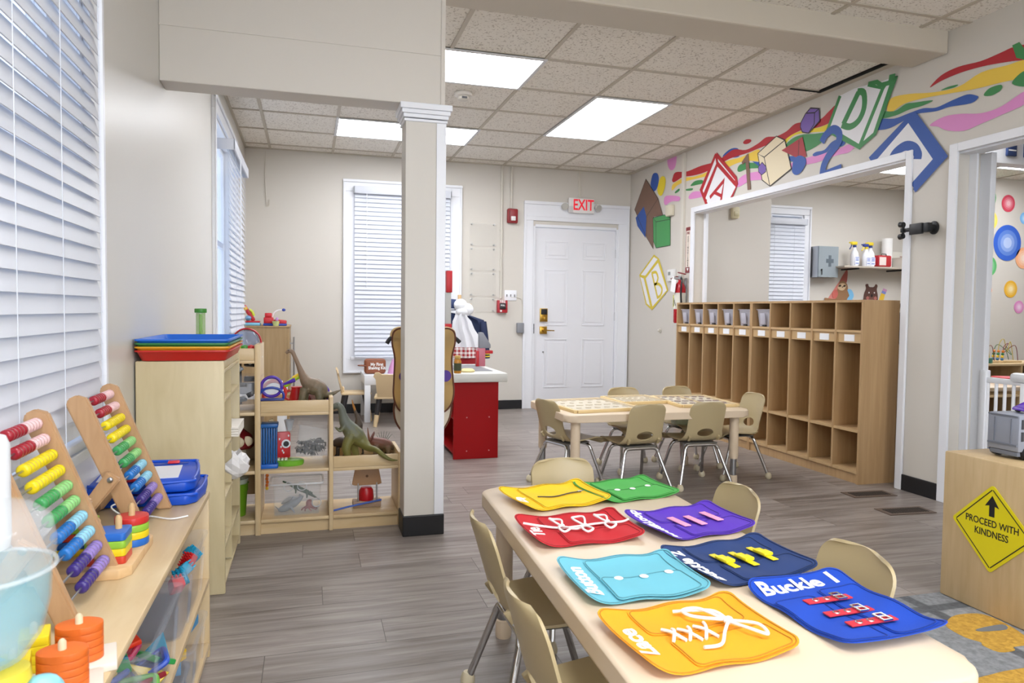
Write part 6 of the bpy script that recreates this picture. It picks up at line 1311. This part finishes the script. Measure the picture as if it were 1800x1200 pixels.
# ================================================================== RIGHT SIDE: BOX SHELF WITH SIGN, TRUCK, RUG
t = thing('display_shelf', 'maple display shelf at the right edge with a yellow sign on its side', 'shelf', (2.39, 1.70, .0095)); SP = grain('#c2a77b', '#ceb489', (5, 5, .5), 8, .42)
part('side_panel', G().box(0, 0, 0, .02, .46, .566, .006), SP, t); part('side_panel', G().box(.86, 0, 0, .88, .46, .566, .006), SP, t); part('top', G().box(.0205, .0, .546, .8595, .46, .5655, .004), SP, t); part('back_panel', G().box(.0205, .445, .03, .8595, .455, .5455), SP, t)
for z in (.03, .28): part('shelf_board', G().box(.0205, .005, z, .8595, .4445, z+.016), SP, t)
t = thing('yellow_sign', 'yellow diamond sign reading PROCEED WITH KINDNESS on the shelf side', 'sign', (2.3885, 1.95, .328)); MS = RZ(-90) @ RX(90); D = MS @ RZ(45)
part('plate', G().prism(rrect(-.115, -.115, .115, .115, .012, 4), 0, .0025, T(-.0005, 0, 0) @ D), mat('#e3d40f', .4), t, smooth=0)
g = G()
for a in range(4):
    M_ = T(-.0032, 0, 0) @ D @ RZ(90*a); g.box(-.1, -.104, 0, .1, -.1005, .0004, 0, M_)
part('border', g, BLACK, t, smooth=0); g = G(); g.prism([(-.0105, .045), (-.0105, .085), (-.028, .08), (0, .122), (.028, .08), (.0105, .085), (.0105, .045)], 0, .0005, T(-.0031, 0, 0) @ MS); part('arrow', g, BLACK, t, smooth=0)
for s, z in (('PROCEED WITH', .018), ('KINDNESS', -.02)): text(s, .036, BLACK, 'lettering', t, T(-.0033, 0, z) @ MS, .0003, .0004, .80)
GT = mat('#8d929e', .45); GT2 = mat('#6c717c', .5)
t = thing('toy_truck', 'grey armoured toy truck on the display shelf', 'toy truck', (2.48, 1.935, .5765))
part('body', G().box(0, 0, .03, .30, .125, .165, .006), GT, t); part('chassis', G().box(.005, .008, .012, .295, .117, .0295, .003), GT2, t)
g = G()
for y in (.03, .095): g.box(-.003, y-.001, .06, -.0002, y+.001, .15); 
g.box(-.004, .005, .05, -.0002, .12, .056); g.box(-.004, .005, .158, -.0002, .12, .163); part('panel_lines', g, GT2, t, smooth=0)
for x in (.03, .15, .27):
    g = G()
    for k in range(2): g.box(x-.02, -.0025, .07+.045*k, x-.008, -.0002, .105+.045*k, .001)
    part('vent', g, mat('#33363d', .5), t, smooth=0)
part('window', G().prism([(.06, .06), (.11, .06), (.12, .1), (.105, .13), (.065, .13), (.05, .1)], .0002, .003, RX(90), .0), mat('#d8dbe0', .3), t, smooth=0)
for x in (.045, .24):
    for y, s in ((.005, -1), (.12, 1)):
        wh = part('wheel', G().cyl((x, y-s*.018, .026), (x, y+s*.012, .026), .026, seg=20, bev=.004), mat('#1c1c1f', .7), t); part('hub', G().cyl((x, y+s*.0122, .026), (x, y+s*.016, .026), .012, seg=14), mat('#d6d2c2', .5), wh)
t = thing('toy_car', 'purple toy car on the roof of the grey truck', 'toy car', (2.53, 1.96, .742), -12)
part('body', G().prism([(0, .01), (.005, .022), (.04, .03), (.06, .045), (.11, .045), (.13, .03), (.165, .025), (.165, .01)], -.06, .0, RX(90), .004), mat('#5a2fa8', .25), t); part('window', G().prism([(.045, .0315), (.062, .046), (.108, .046), (.125, .0315)], -.054, .0015, RX(90)), mat('#1a1a22', .15), t)
for x in (.03, .13):
    for y in (-.002, .062): part('wheel', G().cyl((x, y-.004, .011), (x, y+.004, .011), .011, seg=14), BLACK, t)
# rug with big letters
def rug_mat():
    m = bpy.data.materials.new('rug_pile'); m.use_nodes = True; nt = m.node_tree; p = nt.nodes['Principled BSDF']; N = nt.nodes.new; K = nt.links.new
    t = N('ShaderNodeTexCoord'); b = N('ShaderNodeTexBrick'); b.offset = 0; b.inputs['Scale'].default_value = 1; b.inputs['Brick Width'].default_value = .46; b.inputs['Row Height'].default_value = .46; b.inputs['Mortar Size'].default_value = .03; b.inputs['Mortar Smooth'].default_value = .4
    b.inputs['Color1'].default_value = lin('#7d7f82'); b.inputs['Color2'].default_value = lin('#8b8c8e'); b.inputs['Mortar'].default_value = lin('#55575a')
    mp = N('ShaderNodeMapping'); mp.inputs['Location'].default_value = (.05, .12, 0); K(t.outputs['Object'], mp.inputs[0]); K(mp.outputs[0], b.inputs['Vector'])
    n = N('ShaderNodeTexNoise'); n.inputs['Scale'].default_value = 60; n.inputs['Detail'].default_value = 4; K(t.outputs['Object'], n.inputs['Vector']); mx = N('ShaderNodeMix'); mx.data_type = 'RGBA'; mx.blend_type = 'OVERLAY'; mx.inputs[0].default_value = .6
    K(b.outputs['Color'], mx.inputs[6]); K(n.outputs['Fac'], mx.inputs[7]); K(mx.outputs[2], p.inputs['Base Color']); p.inputs['Roughness'].default_value = .95; return m
t = thing('rug', 'grey rug with large yellow letters under the display shelf', 'rug', (1.35, 2.17, 0)); part('pile', G().box(0, -2.2, .0005, 2.1, 0, .009, .003), rug_mat(), t, smooth=0); YL = grain('#a87f2c', '#c79c3c', (1, 1, 1), 60, .95, lo=.35, hi=.65)
def flat(name, pts, z, m): part(name, G().prism([(p.x, p.y) for p in spline([(a-1.35, b-2.17, 0) for a, b in pts], 3, True)], z, z+.0012), m, t, smooth=0)
flat('letter', [(2.20, 1.95), (2.24, 1.97), (2.29, 1.98), (2.36, 1.97), (2.385, 1.93), (2.375, 1.84), (2.34, 1.76), (2.30, 1.735), (2.24, 1.735), (2.22, 1.715), (2.16, 1.72), (2.15, 1.77), (2.165, 1.79), (2.145, 1.83), (2.15, 1.90), (2.17, 1.93)], .0091, YL)
flat('letter_gap', [(2.24, 1.868), (2.36, 1.874), (2.34, 1.84), (2.24, 1.85)], .0104, mat('#6f7174', .95)); flat('letter', [(1.88, 1.57), (1.92, 1.605), (2.0, 1.615), (2.09, 1.62), (2.2, 1.6), (2.2, 1.45), (2.05, 1.35), (1.9, 1.4)], .0091, YL)
flat('letter', [(1.6, 1.1), (1.9, 1.15), (1.95, .9), (1.7, .8)], .0091, YL)
# ================================================================== THE ROOM BEYOND THE DOORWAY
t = thing('baby_gate', 'white baby gate across the right doorway', 'gate', (3.79, 2.25, 0)); g = G(); g.box(-.012, 0, .72, .012, .93, .75, .003); g.box(-.012, 0, .05, .012, .93, .08, .003); part('rails', g, WHITE, t)
for k in range(18): part('bar', G().cyl((0, .02+.052*k, .0805), (0, .02+.052*k, .7195), .009, seg=10), WHITE, t)
part('latch', G().box(-.03, .60, .735, .03, .76, .79, .02), mat('#d5d7da', .35), t); part('hinge_post', G().box(-.02, .905, .02, .02, .945, .79, .006), WHITE, t); part('latch_post', G().box(-.018, .66, .08, .018, .70, .735, .004), WHITE, t)
t = thing('low_shelf', 'wooden shelf with wire bead mazes beyond the doorway', 'shelf', (6.3, 5.5, 0)); part('top', G().box(0, 0, .60, 1.5, .42, .625, .004), MAPLEX, t); part('back_panel', G().box(.02, .405, 0, 1.48, .42, .5995), mat('#7d6a4c', .6), t)
for x in (0, .74, 1.48): part('side_panel', G().box(x, 0, 0, x+.02, .404, .5995), MAPLE, t)
for x0, x1 in ((.0205, .7395), (.7605, 1.4795)): part('shelf_board', G().box(x0, .01, .28, x1, .404, .3), MAPLEX, t)
for k, x in enumerate((6.70, 7.02)):
    t = thing('bead_maze', 'wire bead maze, '+['left', 'right'][k]+' one on the shelf beyond the doorway', 'bead maze', (x, 5.66, .6255), 0, 'bead mazes'); part('base', G().box(-.13, -.08, 0, .13, .08, .022, .004), MAPLEX, t)
    for j, (c, y, h) in enumerate((('#7a2a2a', -.05, .2), ('#c8b23a', 0, .24), ('#3f6a3a', .05, .18))):
        w_ = part('wire', G().tube(spline([(-.11, y, .02), (-.09, y, h*.8), (-.03, y, h), (.02, -y, h*.45), (.06, y, h*.9), (.11, y, .02)], 6), .0035, 6), mat(c, .4), t)
        for i, bc in enumerate(('#2f6a9a', '#e0c02a', '#2f7a4a', '#d07a2a')): part('bead', G().ball((-.108+.004*i, y, .035+.027*i), .015, 10), mat(bc, .4), w_)
for i, (x, c, n) in enumerate(((6.54, '#b5201f', 'red'), (6.61, '#d0632a', 'orange'), (6.67, '#3f7a6a', 'teal'))): t = toy('toy_block', n+' block at the left end of the shelf beyond the doorway', 'toy', x, 5.55, .6255, 10*i, 'blocks beyond the doorway'); part('block', G().box(-.025, -.025, 0, .025, .025, .055, .004), mat(c, .35), t)
t = thing('side_table', 'beige table seen through the bars of the white gate', 'table', (5.35, 4.55, .0125)); part('tabletop', G().box(-.35, -.3, .5, .4, .3, .535, .012), TAN, t)
for x in (-.3, .35):
    for y in (-.25, .25): part('leg', G().cyl((x, y, 0), (x, y, .4995), .024, seg=14), TAN, t)
dup(CH, 'beige chair seen through the bars of the white gate', (5.2, 4.1, .0125), 10)
solo('bowl', G().lathe([(.001, 0), (.06, 0), (.12, .05), (.115, .05), (.055, .006), (.001, .006)]), mat('#c41f2c', .35), 'red bowl on the beige table beyond the gate', 'bowl', None, (5.62, 4.5, .548))
t = thing('coat', 'navy coat hanging at the right edge beyond the doorway', 'coat', (4.97, 3.5, .0)); part('body', G().lathe([(.001, .9), (.05, .88), (.14, .82), (.17, .6), (.19, .3), (.2, .25), (.001, .25)], sy=.5), mat('#1b2140', .85), t); part('stand', G().cyl((0, 0, .0), (0, 0, .95), .014, seg=10), BLACK, t); part('foot', G().cyl((0, 0, 0), (0, 0, .02), .16, seg=20), BLACK, t)
t = thing('play_mat', 'blue patterned play mat on the floor beyond the gate', 'mat', (4.9, 3.9, 0)); part('mat', G().box(-.8, -.5, .0005, .9, .6, .012, .003), mat('#2f62b0', .7), t)
g = G()
for i in range(7): g.prism(oval(.09, .07, 12, -.6+.22*i, -.3+.25*(i % 3)), .0121, .0132)
part('pattern', g, mat('#7fa3d8', .7), t, smooth=0)
for k, x in enumerate((5.53, 5.72)): t = thing('wall_sign', 'navy sign on the white header beyond the doorway, '+['left', 'right'][k]+' one', 'sign', (x, 4.5, 2.47), 0, 'navy signs'); part('plate', G().box(-.04, -.02, -.05, .06, -.0005, .06, .003), mat('#2a3f6e', .5), t); part('stripe', G().box(-.03, -.0215, -.01, .05, -.0202, .0), PAPER, t)
